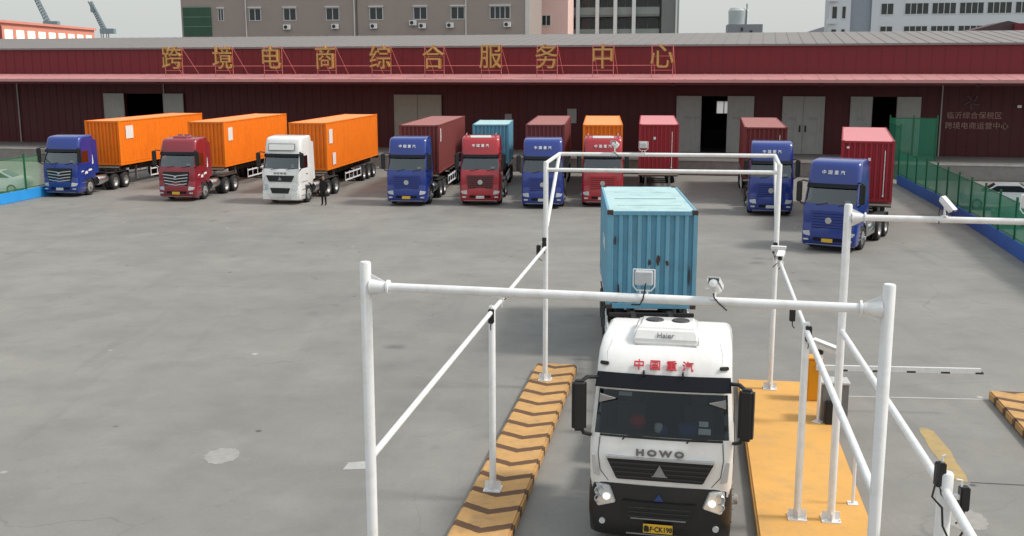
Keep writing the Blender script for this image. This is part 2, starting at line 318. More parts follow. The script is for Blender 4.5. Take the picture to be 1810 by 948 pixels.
# ------------------------------------------------------------------ ground
def ground_material():
    m = bpy.data.materials.new('yard_concrete'); m.use_nodes = True; n = m.node_tree; N = n.nodes; L = n.links; b = N['Principled BSDF']
    geo = N.new('ShaderNodeNewGeometry')
    def noise(scale, det, rough, stretch=None):
        x = N.new('ShaderNodeTexNoise'); x.inputs['Scale'].default_value = scale; x.inputs['Detail'].default_value = det; x.inputs['Roughness'].default_value = rough
        if stretch:
            mp = N.new('ShaderNodeMapping'); mp.inputs['Scale'].default_value = stretch; mp.inputs['Rotation'].default_value = (0, 0, R(stretch[2] * 0 + 12))
            L.new(geo.outputs['Position'], mp.inputs[0]); L.new(mp.outputs[0], x.inputs['Vector'])
        else: L.new(geo.outputs['Position'], x.inputs['Vector'])
        return x.outputs['Fac']
    def rng(v, a, b_, c=0, d=1):
        q = N.new('ShaderNodeMapRange'); q.inputs['From Min'].default_value = a; q.inputs['From Max'].default_value = b_; q.inputs['To Min'].default_value = c; q.inputs['To Max'].default_value = d
        L.new(v, q.inputs['Value']); return q.outputs[0]
    def mix(f, a, c):
        q = N.new('ShaderNodeMix'); q.data_type = 'RGBA'; L.new(f, q.inputs['Factor'])
        if isinstance(a, tuple): q.inputs['A'].default_value = (*a, 1)
        else: L.new(a, q.inputs['A'])
        q.inputs['B'].default_value = (*c, 1); return q.outputs['Result']
    c = mix(rng(noise(.09, 5, .6), .3, .7), (.21, .202, .188), (.282, .272, .25))
    c = mix(rng(noise(.55, 7, .65), .44, .76, 0, .5), c, (.15, .146, .14))
    c = mix(rng(noise(.3, 8, .68), .52, .74, 0, .5), c, (.33, .32, .292))
    c = mix(rng(noise(1.4, 9, .7), .60, .74, 0, .5), c, (.12, .12, .122))
    c = mix(rng(noise(.9, 8, .7), .66, .72, 0, .5), c, (.46, .45, .43))
    c = mix(rng(noise(.16, 4, .5, (5, .22, 1)), .58, .75, 0, .2), c, (.15, .148, .146))
    c = mix(rng(noise(14, 4, .7), .35, .7, 0, .22), c, (.13, .13, .13))
    c = mix(rng(noise(.42, 6, .6, (2.4, .14, 1)), .60, .74, 0, .28), c, (.13, .129, .128))
    vw = N.new('ShaderNodeTexNoise'); vw.inputs['Scale'].default_value = .5; vw.inputs['Detail'].default_value = 5; L.new(geo.outputs['Position'], vw.inputs['Vector'])
    va = N.new('ShaderNodeVectorMath'); va.operation = 'MULTIPLY_ADD'; va.inputs[1].default_value = (2.5, 2.5, 0); L.new(vw.outputs['Color'], va.inputs[0]); L.new(geo.outputs['Position'], va.inputs[2])
    vo = N.new('ShaderNodeTexVoronoi'); vo.feature = 'DISTANCE_TO_EDGE'; vo.inputs['Scale'].default_value = .13; L.new(va.outputs[0], vo.inputs['Vector'])
    ck = rng(vo.outputs['Distance'], .0, .0035, 1, 0)
    mk = N.new('ShaderNodeMath'); mk.operation = 'MULTIPLY'; L.new(ck, mk.inputs[0]); L.new(rng(noise(.2, 3, .5), .5, .64, 0, .38), mk.inputs[1])
    c = mix(mk.outputs[0], c, (.07, .07, .07))
    vs_ = N.new('ShaderNodeTexVoronoi'); vs_.inputs['Scale'].default_value = .55; L.new(va.outputs[0], vs_.inputs['Vector'])
    sm = N.new('ShaderNodeMath'); sm.operation = 'MULTIPLY'; L.new(rng(vs_.outputs['Distance'], .06, .2, 1, 0), sm.inputs[0]); L.new(rng(noise(.23, 4, .6), .52, .66, 0, .65), sm.inputs[1])
    c = mix(sm.outputs[0], c, (.075, .073, .072))
    for sc_, rr_, cc_, th in ((.9, .07, (.06, .058, .055), .56), (.7, .06, (.5, .49, .46), .58)):
        vp = N.new('ShaderNodeTexVoronoi'); vp.inputs['Scale'].default_value = sc_; vp.inputs['Randomness'].default_value = 1; L.new(geo.outputs['Position'], vp.inputs['Vector'])
        sp_ = N.new('ShaderNodeSeparateColor'); L.new(vp.outputs['Color'], sp_.inputs[0])
        mm = N.new('ShaderNodeMath'); mm.operation = 'MULTIPLY'; L.new(rng(vp.outputs['Distance'], rr_ * .5, rr_ * 1.2, .9, 0), mm.inputs[0]); L.new(rng(sp_.outputs['Red'], .86, .87), mm.inputs[1])
        c = mix(mm.outputs[0], c, cc_)
    L.new(c, b.inputs['Base Color'])
    L.new(rng(noise(.5, 5, .6), .3, .7, .55, .85), b.inputs['Roughness'])
    bp = N.new('ShaderNodeBump'); bp.inputs['Strength'].default_value = .35; bp.inputs['Distance'].default_value = .01
    L.new(noise(25, 5, .7), bp.inputs['Height']); L.new(bp.outputs[0], b.inputs['Normal'])
    return m
g = MB(); g.quad((-1200, -300, 0), (1200, -300, 0), (1200, 2000, 0), (-1200, 2000, 0))
struct(g.build('ground', ground_material()))
def decal(name, pts, m, z=.004):
    b = MB(); b.quad(*[(x, y, z) for x, y in pts]); return struct(b.build(name, m))
def blob(cx, cy, rx, ry, n=14, j=.3, rot=0):
    pts = []
    for i in range(n):
        t = 2 * math.pi * i / n; k = 1 + random.uniform(-j, j); a, b = math.cos(t) * rx * k, math.sin(t) * ry * k
        pts.append((cx + a * math.cos(rot) - b * math.sin(rot), cy + a * math.sin(rot) + b * math.cos(rot)))
    return pts
decal('painted_patch', [(-3.42, 20.45), (-2.92, 20.5), (-2.9, 20.95), (-3.36, 20.85)], paint_white)
decal('painted_patch', blob(-6.05, 21.25, .36, .48, 40, .1), mat('pale_stain', (.31, .303, .285), .85, var=.3, scale=5), .004)
decal('painted_patch', blob(8.05, 18.05, .42, .5, 40, .1), MATS['pale_stain'])
decal('road_line', [(7.5, 25.35), (11.75, 25.0), (11.75, 24.95), (7.5, 25.3)], mat('joint_pale', (.52, .52, .5), .8, var=.25, scale=4))
decal('road_marking', [(9.08, 22.9), (9.22, 22.95), (9.33, 22.7), (9.27, 22.1), (9.2, 21.4), (9.06, 20.8), (8.97, 20.1), (8.86, 19.75), (8.66, 19.8), (8.66, 20.3), (8.77, 20.9), (8.82, 21.6), (8.95, 22.2), (9.0, 22.6)], paint_yellow)
decal('ground_crack', [(8.9, 19.75), (14, 19.0), (14, 18.95), (8.9, 19.71)], mat('crack', (.07, .07, .07), .9))

# ------------------------------------------------------------------ warehouse (local x along the wall, -y towards the camera)
WH = thing('warehouse', 'long low maroon warehouse with grey roof and pinkish canopy behind the parked trucks', 'warehouse', (15.4, 85.1, 0), 13)
U0, U1 = -92, 34
HZ = 1.2
opens = [(-51.13, -47.29), (-.52, 1.48), (12.26, 14.01)]
b = MB(); xs = [U0] + [v for o in opens for v in o] + [U1]
for i in range(0, len(xs), 2): b.bx(xs[i], xs[i + 1], 0, .25, 0, 7.3)
for a, c in opens: b.bx(a, c, 0, .25, 5.6, 7.3); b.bx(a, c, 0, .25, 0, HZ - .003)
# metal cladding ribs
x = U0 + .2
while x < U1:
    if not any(a - .1 < x < c + .1 for a, c in opens): b.bx(x - .03, x + .03, -.025, .002, HZ, 7.2)
    x += .75
b.bx(U0, U0 + .25, .25, 32, 0, 9.4); b.bx(U1 - .25, U1, .25, 32, 0, 9.4)
bw = [(-.7, .95), (12.9, 15.2), (-50.2, -48.4)]
xs = [U0 + .25] + [v for o in sorted(bw) for v in o] + [U1 - .25]
for i in range(0, len(xs), 2): b.bx(xs[i], xs[i + 1], 31.8, 32, 0, 9.4)
for a, c in bw: b.bx(a, c, 31.8, 32, 0, 2.9); b.bx(a, c, 31.8, 32, 4.2, 9.4)
b.build('wall', wall_red, WH)
b = MB(); b.bx(U0 + .25, U1 - .25, .25, 31.8, HZ - .1, HZ + .004); b.build('hall_floor', hall_dark, WH)
for a, c in bw:
    b = MB()
    for q in (a + .03, (a + c) / 2, c - .03): b.bx(q - .05, q + .05, 31.75, 31.85, 2.9, 4.2)
    f = b.build('window_frame', win_frame, WH)
    p = MB(); p.quad((a, 31.9, 2.9), (c, 31.9, 2.9), (c, 31.9, 4.2), (a, 31.9, 4.2)); p.build('pane', trans, f)
b = MB(); b.bx(U0, U1, -.12, .28, 7.22, 9.42)
x = U0 + .3
while x < U1: b.bx(x - .02, x + .02, -.14, -.118, 7.25, 9.4); x += .9
b.build('fascia', fascia_red, WH)
b = MB()
yr = [(-.35, 9.43), (-.35, 9.58), (16, 10.9), (32.3, 9.58), (32.3, 9.43), (16, 10.75)]
b.prism(yr, U0 - .2, U1 + .2, 'YZ')
x = U0
while x < U1: b.prism([(-.4, 9.56), (-.4, 9.605), (16, 10.925), (16, 10.88)], x - .02, x + .02, 'YZ'); x += 1.0
b.build('roof', roof_grey, WH)
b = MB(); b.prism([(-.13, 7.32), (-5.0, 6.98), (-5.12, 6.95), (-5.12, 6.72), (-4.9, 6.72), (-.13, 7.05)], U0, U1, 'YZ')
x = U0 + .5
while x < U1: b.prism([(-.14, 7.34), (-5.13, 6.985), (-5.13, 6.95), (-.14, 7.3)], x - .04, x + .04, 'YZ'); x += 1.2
b.build('canopy', skylit_canopy, WH)
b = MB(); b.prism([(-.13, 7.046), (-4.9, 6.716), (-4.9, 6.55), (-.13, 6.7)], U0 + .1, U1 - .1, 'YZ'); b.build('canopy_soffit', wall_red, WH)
b = MB(); b.bx(U0, U1, -6.2, 0, 0, HZ); b.build('loading_dock', concrete_dock, WH, .04)
b = MB(); b.bx(U0, U1, -6.26, -6.2, HZ - .14, HZ - .02); b.build('dock_edge', mat('dock_edge_paint', (.5, .48, .46), .7, var=.2, dirt=.3), WH)
def leaf(a, c, m, sub=1, y=-.16):
    b = MB(); b.bx(a, c, y - .08, y, HZ + .02, 5.62); o = b.build('sliding_door', m, WH, .015)
    k = MB(); mid = (a + c) / 2
    for q in ([mid] if sub == 2 else []): k.bx(q - .02, q + .02, y - .1, y - .078, HZ + .1, 5.55)
    k.bx(a + .04, a + .12, y - .095, y - .078, HZ + .1, 5.55); k.bx(c - .12, c - .04, y - .095, y - .078, HZ + .1, 5.55)
    k.bx(a + .12, c - .12, y - .095, y - .078, 3.5, 3.58)
    k.build('door_rail', m, o)
    return o
for a, c in ((-53.17, -51.13), (-47.29, -45.31), (-2.46, -.52), (1.48, 3.51), (10.66, 12.26), (14.01, 15.74)): leaf(a, c, door_grey)
for a, c in ((-25.89, -23.83), (-23.81, -21.75)): leaf(a, c, door_beige)
for a, c in ((5.64, 7.21), (7.22, 8.79)): leaf(a, c, door_grey)
for q in (7.0, 7.42):
    k = MB(); k.bx(q - .06, q + .06, -.3, -.25, 2.9, 3.4); k.build('handle', black_plastic, WH)
for q in (-1.5, 6.4, 8.0, 11.45, -.75, 2.2):
    text('door_lettering', '小心', .32, mat('door_ink', (.2, .2, .2), .7), (q, -.253, 3.95), WH, extrude=.003)
for q in (-47.23, 17.2, -70 + 8):
    k = MB(); k.tube((q, -.1, HZ), (q, -.1, 6.7), .06, 8); k.build('downpipe', mat('pipe_grey', (.4, .37, .36), .6), WH)
k = MB(); k.bx(-11.2, -10.45, -.12, -.03, 3.4, 4.55); k.build('wall_panel', door_grey, WH, .02)
k = MB(); k.bx(-16.4, -15.8, -.1, -.03, 3.5, 4.1); k.build('vent_cover', mat('vent_grey', (.3, .28, .28), .6), WH, .02)
text('wall_lettering', '临沂综合保税区', .55, mat('wall_ink', rgb(178, 140, 130), .7), (19.55, -.05, 4.28), WH, spacing=1.03, extrude=.02)
text('wall_lettering', '跨境电商运营中心', .55, MATS['wall_ink'], (19.75, -.05, 3.52), WH, spacing=1.03, extrude=.02)
k = MB()
for t0 in range(5):
    t = R(90 + 72 * t0 + 10); pts = []
    for s_ in range(7):
        u = s_ / 6; rr = .08 + .5 * u; a = t + .5 * u; pts.append((19.3 + rr * math.cos(a), -.05, 5.25 + rr * math.sin(a)))
    k.path(pts, .07, 6)
k.build('wall_emblem', mat('emblem_ink', rgb(105, 82, 80), .7), WH)
k = MB(); k.box((22.6, -.1, 4.95), (.3, .14, .2), 0); k.build('wall_lamp', white_paint, WH, .03)
for q in range(10):
    k = MB(); xx = -66 + q * 10.6; k.bx(xx - .12, xx + .12, -4.9, -.1, 6.5, 6.72); k.build('canopy_beam', wall_red, WH)

def on_wall(u, v, z=0):
    t = R(13); return (15.4 + u * math.cos(t) - v * math.sin(t), 85.1 - u * math.sin(t) - v * math.cos(t), z)
CH = '跨境电商综合服务中心'
ordw = ['leftmost', 'second from the left', 'third from the left', 'fourth from the left', 'fifth from the left', 'fifth from the right', 'fourth from the right', 'third from the right', 'second from the right', 'rightmost']
SU = [-44.23, -39.61, -35.2, -30.5, -25.81, -21.37, -16.71, -12.25, -7.89, -3.38]
for i, (c, u) in enumerate(zip(CH, SU)):
    t = thing('sign_character', f'gold roof sign character {c} on a thin frame above the canopy, {ordw[i]}', 'sign', on_wall(u, 3.5, 7.07), 13, 'gold sign characters along the canopy')
    text('character', c, 2.02, gold, (0, -.1, 1.62), t, extrude=.08, offset=0, sx=.92)
    text('character_edge', c, 2.02, gold_edge, (.035, .06, 1.6), t, extrude=.08, offset=0, sx=.97)
    k = MB()
    for q in (-.8, .8):
        k.tube((q, .2, 0), (q, .2, 2.5), .03, 6); k.tube((q, .2, 2.45), (q, 2.9, .22), .028, 6)
    for zz in (.55, 1.6, 2.4): k.tube((-.8, .2, zz), (.8, .2, zz), .022, 6)
    k.build('support_frame', sign_pink, t)
k = MB(); k.tube(on_wall(-44, 3.1, 7.98), on_wall(-3.4, 3.1, 7.98), .025, 6); tag(k.build('sign_rail', sign_pink), 'thin pink rail running behind all the gold sign characters', 'rail')

# ------------------------------------------------------------------ buildings behind
def bldg(name, label, o, yaw): return thing(name, label, 'building', (*o, 0), yaw)
def window(par, x0, x1, z0, z1, m=win_dark, mull=1, y=0, fr=win_frame, hood=False, ft=.1):
    k = MB()
    for q in [x0, x1] + [x0 + (x1 - x0) * (i + 1) / (mull + 1) for i in range(mull)]: k.bx(q - ft / 2, q + ft / 2, y - .08, y - .01, z0, z1)
    k.bx(x0 - ft / 2, x1 + ft / 2, y - .075, y - .012, z0 - ft, z0); k.bx(x0 - ft / 2, x1 + ft / 2, y - .075, y - .012, z1, z1 + ft)
    if hood: k.bx(x0 - .1, x1 + .1, y - .35, y - .011, z1 + ft + .01, z1 + ft + .2)
    w_ = k.build('window', fr, par)
    p = MB(); p.bx(x0 + .02, x1 - .02, y - .03, y - .005, z0 + .01, z1 - .01); p.build('pane', m, w_)
    return w_
B = bldg('apartment_block', 'beige apartment block with small windows and air conditioners behind the warehouse roof', (-20, 150), 8)
k = MB(); k.bx(-26.4, 22.6, 0, 14, 0, 27); k.build('wall', beige_wall, B)
k = MB(); k.bx(-26.7, 22.9, -.3, 14.3, 27, 27.5); k.build('parapet', sill_dark, B)
WB = [(-20.95, -20.2), (-16.45, -14.8), (-11.5, -9.75), (-5.45, -3.65), (.67, 2.48), (6.8, 8.6), (11.93, 13.74), (17.25, 19.95)]
for zz in (5.2, 14.2, 17.2, 20.2, 23.2):
    for i, (a, c) in enumerate(WB): window(B, a, c, zz, zz + 1.5, win_dark, 3 if i == 7 else 1, hood=True)
for zz in (6, 12.1, 18):
    k = MB(); k.bx(-26.1, -22, -.12, -.005, zz, zz + 3.9); f = k.build('curtain_glass', win_green, B)
    k = MB()
    for q in (1.3, 2.6, 3.9): k.bx(-26.15, -21.95, -.16, -.121, zz + q - .05, zz + q + .05)
    k.build('glazing_bar', mat('green_bar', (.1, .22, .15), .5), f)
for q in (-16.95, -1.5, 13.95):
    k = MB(); k.tube((q, -.1, 0), (q, -.1, 27), .09, 8); k.build('downpipe', mat('pipe_pale', (.62, .6, .58), .6), B)
k = MB(); k.tube((-1.15, -.08, 0), (-1.15, -.08, 27), .06, 8); k.build('downpipe', sill_dark, B)
k = MB(); k.bx(22.0, 22.62, -.1, -.004, 0, 27); k.build('corner_strip', mat('corner_white', (.66, .64, .6), .8), B)
def bw_(x, y, z, o=(-20, 150), yaw=8):
    t = R(yaw); return (o[0] + x * math.cos(t) + y * math.sin(t), o[1] - x * math.sin(t) + y * math.cos(t), z)
ACL = ['under the green-glazed side third window', 'under the fourth window', 'under the fifth window', 'left and higher of the close pair near the sixth window', 'right and lower of the close pair near the sixth window', 'left of the narrow pipe under the seventh window', 'below the wide rightmost window']
ACL = ['under the second window right of the left downpipe', 'just left of the middle downpipes under a window', 'under the first window right of the middle downpipes', 'higher left one of the close pair', 'lower right one of the close pair', 'left of the right downpipe', 'under the widest window at the right']
for (u, z), lb in zip([(-11.05, 12.9), (-4.2, 12.95), (1.22, 12.95), (6.7, 13.35), (7.99, 12.95), (11.81, 13.0), (19.6, 13.05)], ACL):
    t = thing('air_conditioner', f'small white air conditioner on beige wall, {lb}', 'air conditioner', bw_(u, -.05, z), 8, 'air conditioners on the beige apartment wall')
    k = MB(); k.bx(-.48, .48, -.42, -.03, 0, .68); k.build('casing', camera_white, t, .03)
    k = MB(); k.lathe([(.0, -.435), (.24, -.435), (.26, -.418)], (-.12, 0, .34), 'Y', 16); k.build('fan_grille', dark_plastic, t)
    k = MB(); k.bx(-.4, -.34, -.4, 0, -.06, 0); k.bx(.34, .4, -.4, 0, -.06, 0); k.build('bracket', steel, t)
P_ = bldg('pink_block', 'narrow pale pink stairwell block right of the beige apartments', (5, 165), 8)
k = MB(); k.bx(-3.2, 3.4, 0, 10, 0, 26); k.build('wall', pink_wall, P_)
for zz in (7, 13.93, 20.5): window(P_, -.5, .8, zz, zz + 1.4, win_dark, 1)
G_ = bldg('office_block', 'grey office block with white vertical pillars and recessed balconies', (17.03, 176), 10); G_.scale = (1.135,) * 3; G_.location.z = -1.08
k = MB(); k.bx(-8.4, 8.1, 2, 14, 0, 28); k.build('wall', grey_dark, G_)
for i, zz in enumerate((6, 9, 12, 15, 18, 21, 24)):
    k = MB(); k.bx(-8.0, 5.7, .4, 2, zz - .25, zz + .02); k.build('balcony_slab', grey_wall, G_)
    k = MB(); k.bx(-8.0, 5.7, .35, .5, zz + .02, zz + 1.05); k.build('balcony_front', mat('balcony_panel', rgb(132, 142, 140), .5, var=.3, scale=.6), G_)
    for a, c in ((-7.5, -6.2), (-5.3, -3.4), (-2.6, -.9), (-.1, 1.7), (2.6, 5.4)): window(G_, a, c, zz + .6, zz + 2.5, win_dark, 1, 1.99, fr=grey_wall)
for q in (-8.4, -5.75, -3.0, -.45, 2.15):
    k = MB(); k.bx(q - .25, q + .25, -.1, .34, 0, 28); k.build('pillar', pale_pillar, G_)
k = MB(); k.bx(6.0, 8.1, .2, 1.99, 0, 28); k.build('end_wall', grey_wall, G_)
k = MB(); k.bx(7.95, 8.15, -.05, .19, 0, 28); k.build('pillar', pale_pillar, G_)
O_ = bldg('office_building', 'white office building with long window bands beyond the right end of the warehouse', (62, 170), 13)
k = MB(); k.bx(-6.2, 30, 0, 14, 0, 26); k.build('wall', white_wall, O_)
k = MB(); k.bx(-12.6, -9.4, -1, 12, 0, 26); k.bx(-9.4, -6.2, .8, 12, 0, 26); k.build('stair_tower', white_wall, O_)
k = MB(); k.bx(-9.35, -6.25, .6, .79, 0, 26); k.build('recess_panel', mat('recess_grey', rgb(150, 158, 168), .8), O_)
for zz in (8.8, 12.25, 15.7, 19.1, 22.5):
    window(O_, -4.83, -2.99, zz, zz + 1.6, win_dark, 1)
    for j in range(8): window(O_, -1.33 + 3.96 * j, 2.13 + 3.96 * j, zz, zz + 1.6, win_dark, 3)
    for a, c in ((-12.2, -11.4), (-10.7, -10.1)): window(O_, a, c, zz - .6, zz + 1.2, win_dark, 0, -1)
    k = MB(); k.bx(-13.0, -11.5, -1.5, -1.001, zz - 1.4, zz - .65); k.build('balcony', white_wall, O_)
T_ = bldg('rooftop_block', 'small pale grey block with a water tank on top showing above the warehouse roof', (44, 200), 8)
k = MB(); k.bx(-4.67, 1.6, 0, 6, 0, 14.8); k.build('wall', far_grey, T_)
k = MB(); k.bx(-2.3, -1.9, -.1, -.01, 13.6, 14.2); k.bx(-.7, -.2, -.1, -.01, 13.3, 13.7); k.build('window', win_dark, T_)
k = MB(); k.lathe([(0, 14.81), (1.75, 14.81), (1.8, 16), (1.85, 17.3), (1.5, 17.8), (0, 17.9)], (-2.65, 2.5, 0), 'Z', 16); k.build('water_tank', tank_pale, T_); T_.location.z = .5
k = MB(); k.tube((-1.25, 1.2, 14.8), (-1.25, 1.2, 18.5), .12, 6); k.build('vent_pipe', haze_grey, T_)
A_ = bldg('gabled_house', 'far low grey gabled roof left of the white office building', (70, 220), 8)
k = MB(); k.prism([(-12.5, 0), (-12.5, 13.9), (-7.5, 15.5), (8, 15.5), (8, 0)], 0, 8); k.build('wall', far_grey, A_)
D_ = bldg('tiled_house', 'dark gabled roof with red gable wall at the right end of the warehouse', (45.4, 113.5), 13)
k = MB(); k.prism([(-1.4, 10.5), (6.0, 12.5), (14, 10.5), (14, 10.3), (-1.4, 10.3)], 3, 14); k.build('roof', slate, D_)
k = MB(); k.bx(-.9, 13.5, 3.4, 13.6, 0, 10.3); k.build('wall', dark_red, D_)
k = MB(); k.bx(6.5, 8.6, 2.2, 2.95, 0, 12.2); k.build('gable_pier', fascia_red, D_)
L_ = bldg('coral_building', 'long coral building with a row of bright windows at the far left', (-71, 150), 0)
k = MB(); k.bx(-16, 1, 0, 34, 0, 13.9); k.build('wall', coral_wall, L_)
k = MB(); k.bx(-16.3, 1.3, -.3, 34.3, 13.9, 14.25); k.build('parapet', coral_wall, L_)
k = MB(); k.bx(.95, 1.35, -.6, -.02, 0, 13.5); k.build('corner_pier', dark_red, L_)
for j in range(9):
    k = MB(); y0 = 1.5 + j * 3.6; k.bx(1.005, 1.06, y0, y0 + 2.3, 11.6, 13.0); k.build('window', lit_window, L_)
def crane(x, y, z0, z1, dx, label):
    t = thing('construction_crane', label, 'crane', (x, y, 0), 0, 'far cranes above the left buildings')
    k = MB()
    for (a, c) in ((-1, -1), (1, -1), (1, 1), (-1, 1)): k.tube((a * .9, c * .9, 0), (a * .9, c * .9, z0), .16, 5)
    n = int(z0 / 2.5)
    for i in range(n):
        k.tube((-.9, -.9, i * 2.5), (.9, -.9, i * 2.5 + 2.4), .1, 4); k.tube((.9, .9, i * 2.5), (-.9, .9, i * 2.5 + 2.4), .1, 4)
    k.build('mast', haze_grey, t)
    k = MB(); k.bx(-1.2, 3.4, -1.2, 1.2, z0, z0 + 1.6); k.build('machine_house', haze_grey, t, .1)
    k = MB(); n = 14
    for i in range(n):
        f0, f1 = i / n, (i + 1) / n; wd = .75 * (1 - .25 * f0)
        p = [Vector((dx * f + s, q * wd, z0 + .8 + (z1 - z0) * f)) for f in (f0, f1) for s, q in ((-wd, 0), (wd, 1), (wd, -1))]
        for a, c in ((0, 3), (1, 4), (2, 5), (0, 4), (1, 5), (2, 3), (0, 1), (1, 2)): k.tube(p[a], p[c], .14, 4)
    k.build('boom', haze_grey, t)
    k = MB(); k.bx(dx * .78 - .7, dx * .78 + .7, -.6, .6, z0 + (z1 - z0) * .72, z0 + (z1 - z0) * .9); k.build('boom_head', haze_grey, t, .1)
crane(-147.6, 350, 20.5, 33, -5.2, 'far haze-grey crane with a leaning lattice boom, left one of two above the coral building')
crane(-133.5, 360, 18.5, 28.0, -4.2, 'far haze-grey crane with a leaning lattice boom, right one of two beside the apartments')

# ------------------------------------------------------------------ fences and cars beyond them
def fence(pts, zb, zt, net, base_m, label, post_every=2.5, parts=()):
    x0, y0 = pts[0]; t = thing('fence', label, 'fence', (x0, y0, 0))
    for (a, c) in zip(pts, pts[1:]):
        a, c = Vector((a[0] - x0, a[1] - y0, 0)), Vector((c[0] - x0, c[1] - y0, 0)); d = c - a; n = max(1, round(d.length / post_every)); yaw = math.atan2(d.y, d.x)
        if base_m:
            k = MB(); m_ = (a + c) / 2; k.box((m_.x, m_.y, zb / 2), (d.length, .18, zb), yaw); k.build('base_board', base_m, t, .02)
        k = MB(); k.quad((*a.xy, zb), (*c.xy, zb), (*c.xy, zt - .05), (*a.xy, zt - .05)); k.build('mesh_panel', net, t)
        for i in range(n + 1):
            p = a + d * i / n; k = MB(); k.box((p.x, p.y, (zt + .1) / 2 + .05), (.09, .09, zt + .1), yaw); k.build('post', fence_green, t)
        k = MB()
        for zz in (zb + .1, zt - .06): k.tube((*a.xy, zz), (*c.xy, zz), .025, 6)
        k.build('rail', fence_green, t)
    return t
fence([(26.3, 73.0), (24.6, 62.0), (22.6, 51.0), (20.9, 42.5), (19.6, 35.5), (18, 27)], .62, 2.3, net_dark, kerb_blue, 'green mesh fence on dark blue base board along the right yard edge', 2.6)
fence([(27.2, 77.8), (30.3, 77.0)], .2, 4.3, net_green, None, 'tall dark green mesh enclosure at the dock corner behind the red container', 2.1)
fence([(26.35, 73.2), (27.2, 77.8)], .2, 3.9, net_green, None, 'short tall stretch of green mesh fence joining yard fence and dock', 2.4)
fence([(-31.4, 55.5), (-30.1, 62.2), (-29.1, 68), (-28.2, 74)], .62, 2.65, net_pale, kerb_sky, 'pale green mesh fence on sky blue base board at the left yard edge', 3.0)
def car(label, loc, yaw, m):
    t = thing('parked_car', label, 'car', (*loc, 0), yaw, 'cars parked beyond the fences')
    prof = [(-2.2, .35), (-2.25, .62), (-2.1, .86), (-1.15, .98), (-.45, 1.42), (.75, 1.46), (1.55, 1.04), (2.15, .98), (2.28, .7), (2.25, .35)]
    rings = []
    for x, s in ((-.86, .93), (-.82, 1), (0, 1.0), (.82, 1), (.86, .93)):
        rings.append([Vector((x * (1 - .16 * max(0, (z - .95) / .5)), y * (s if z > .5 else 1), z * (s if z > .9 else 1))) for y, z in prof])
    k = MB(); k.loft(rings); k.build('body', m, t, .03)
    k = MB(); k.prism([(-.98, 1.04), (-.42, 1.37), (.72, 1.40), (1.32, 1.06)], -.83, .83, 'YZ'); k.build('side_window', car_glass, t)
    k = MB(); k.quad((-.7, -1.12, 1.01), (.7, -1.12, 1.01), (.6, -.5, 1.42), (-.6, -.5, 1.42)); k.build('windshield', car_glass, t)
    k = MB(); k.quad((-.66, 1.5, 1.09), (.66, 1.5, 1.09), (.58, .82, 1.46), (-.58, .82, 1.46)); k.build('rear_window', car_glass, t)
    for sx in (-1, 1):
        for yy in (-1.4, 1.4):
            k = MB(); k.lathe([(0, -.1), (.3, -.1), (.32, 0), (.3, .1), (0, .1)], (sx * .78, yy, .32), 'X', 16); w_ = k.build('wheel', rubber, t)
            k = MB(); k.lathe([(0, sx * .105), (.19, sx * .105), (.2, sx * .09)], (sx * .78, yy, .32), 'X', 12); k.build('rim', rim_steel, w_)
        k = MB(); k.box((sx * .62, -2.17, .72), (.36, .12, .16)); k.build('headlight', lamp_glass, t, .03)
    return t
car('silver car parked behind the pale fence at the left edge', (-33.3, 68.6), 84, silver_car)
car('dark car behind the pale fence beside the blue truck cab', (-30.2, 77.2), 70, dark_car)
car('pale silver car close behind the right fence, nose to the right', (27.6, 60.0), 110, silver_car)
car('dark car behind the right fence near the frame edge', (26.4, 53.0), 100, dark_car)

# ------------------------------------------------------------------ islands
def island(label, p0, p1, wd, h, m, side=None):
    a, c = Vector((*p0, 0)), Vector((*p1, 0)); d = c - a; L_ = d.length; yaw = math.degrees(math.atan2(d.x, d.y))
    t = thing('traffic_island', label, 'traffic island', (a + c) / 2, yaw)
    k = MB(); n = 24; x, y = wd / 2, L_ / 2
    k.bx(-x, x, -y, y, 0, h); k.build('kerb_block', m, t, .035)
    return t
island('long narrow traffic island with yellow and brown chevrons left of the moving truck', (1.18, 27.5), (-2.0, 8.4), 1.06, .22, chevron)
island('broad plain yellow traffic island right of the moving truck', (6.62, 25.9), (3.55, 7.5), 1.95, .22, island_yellow)
island('chevron traffic island at the right edge beyond the barrier arm', (12.08, 24.95), (9.2, 8), 1.06, .22, chevron)

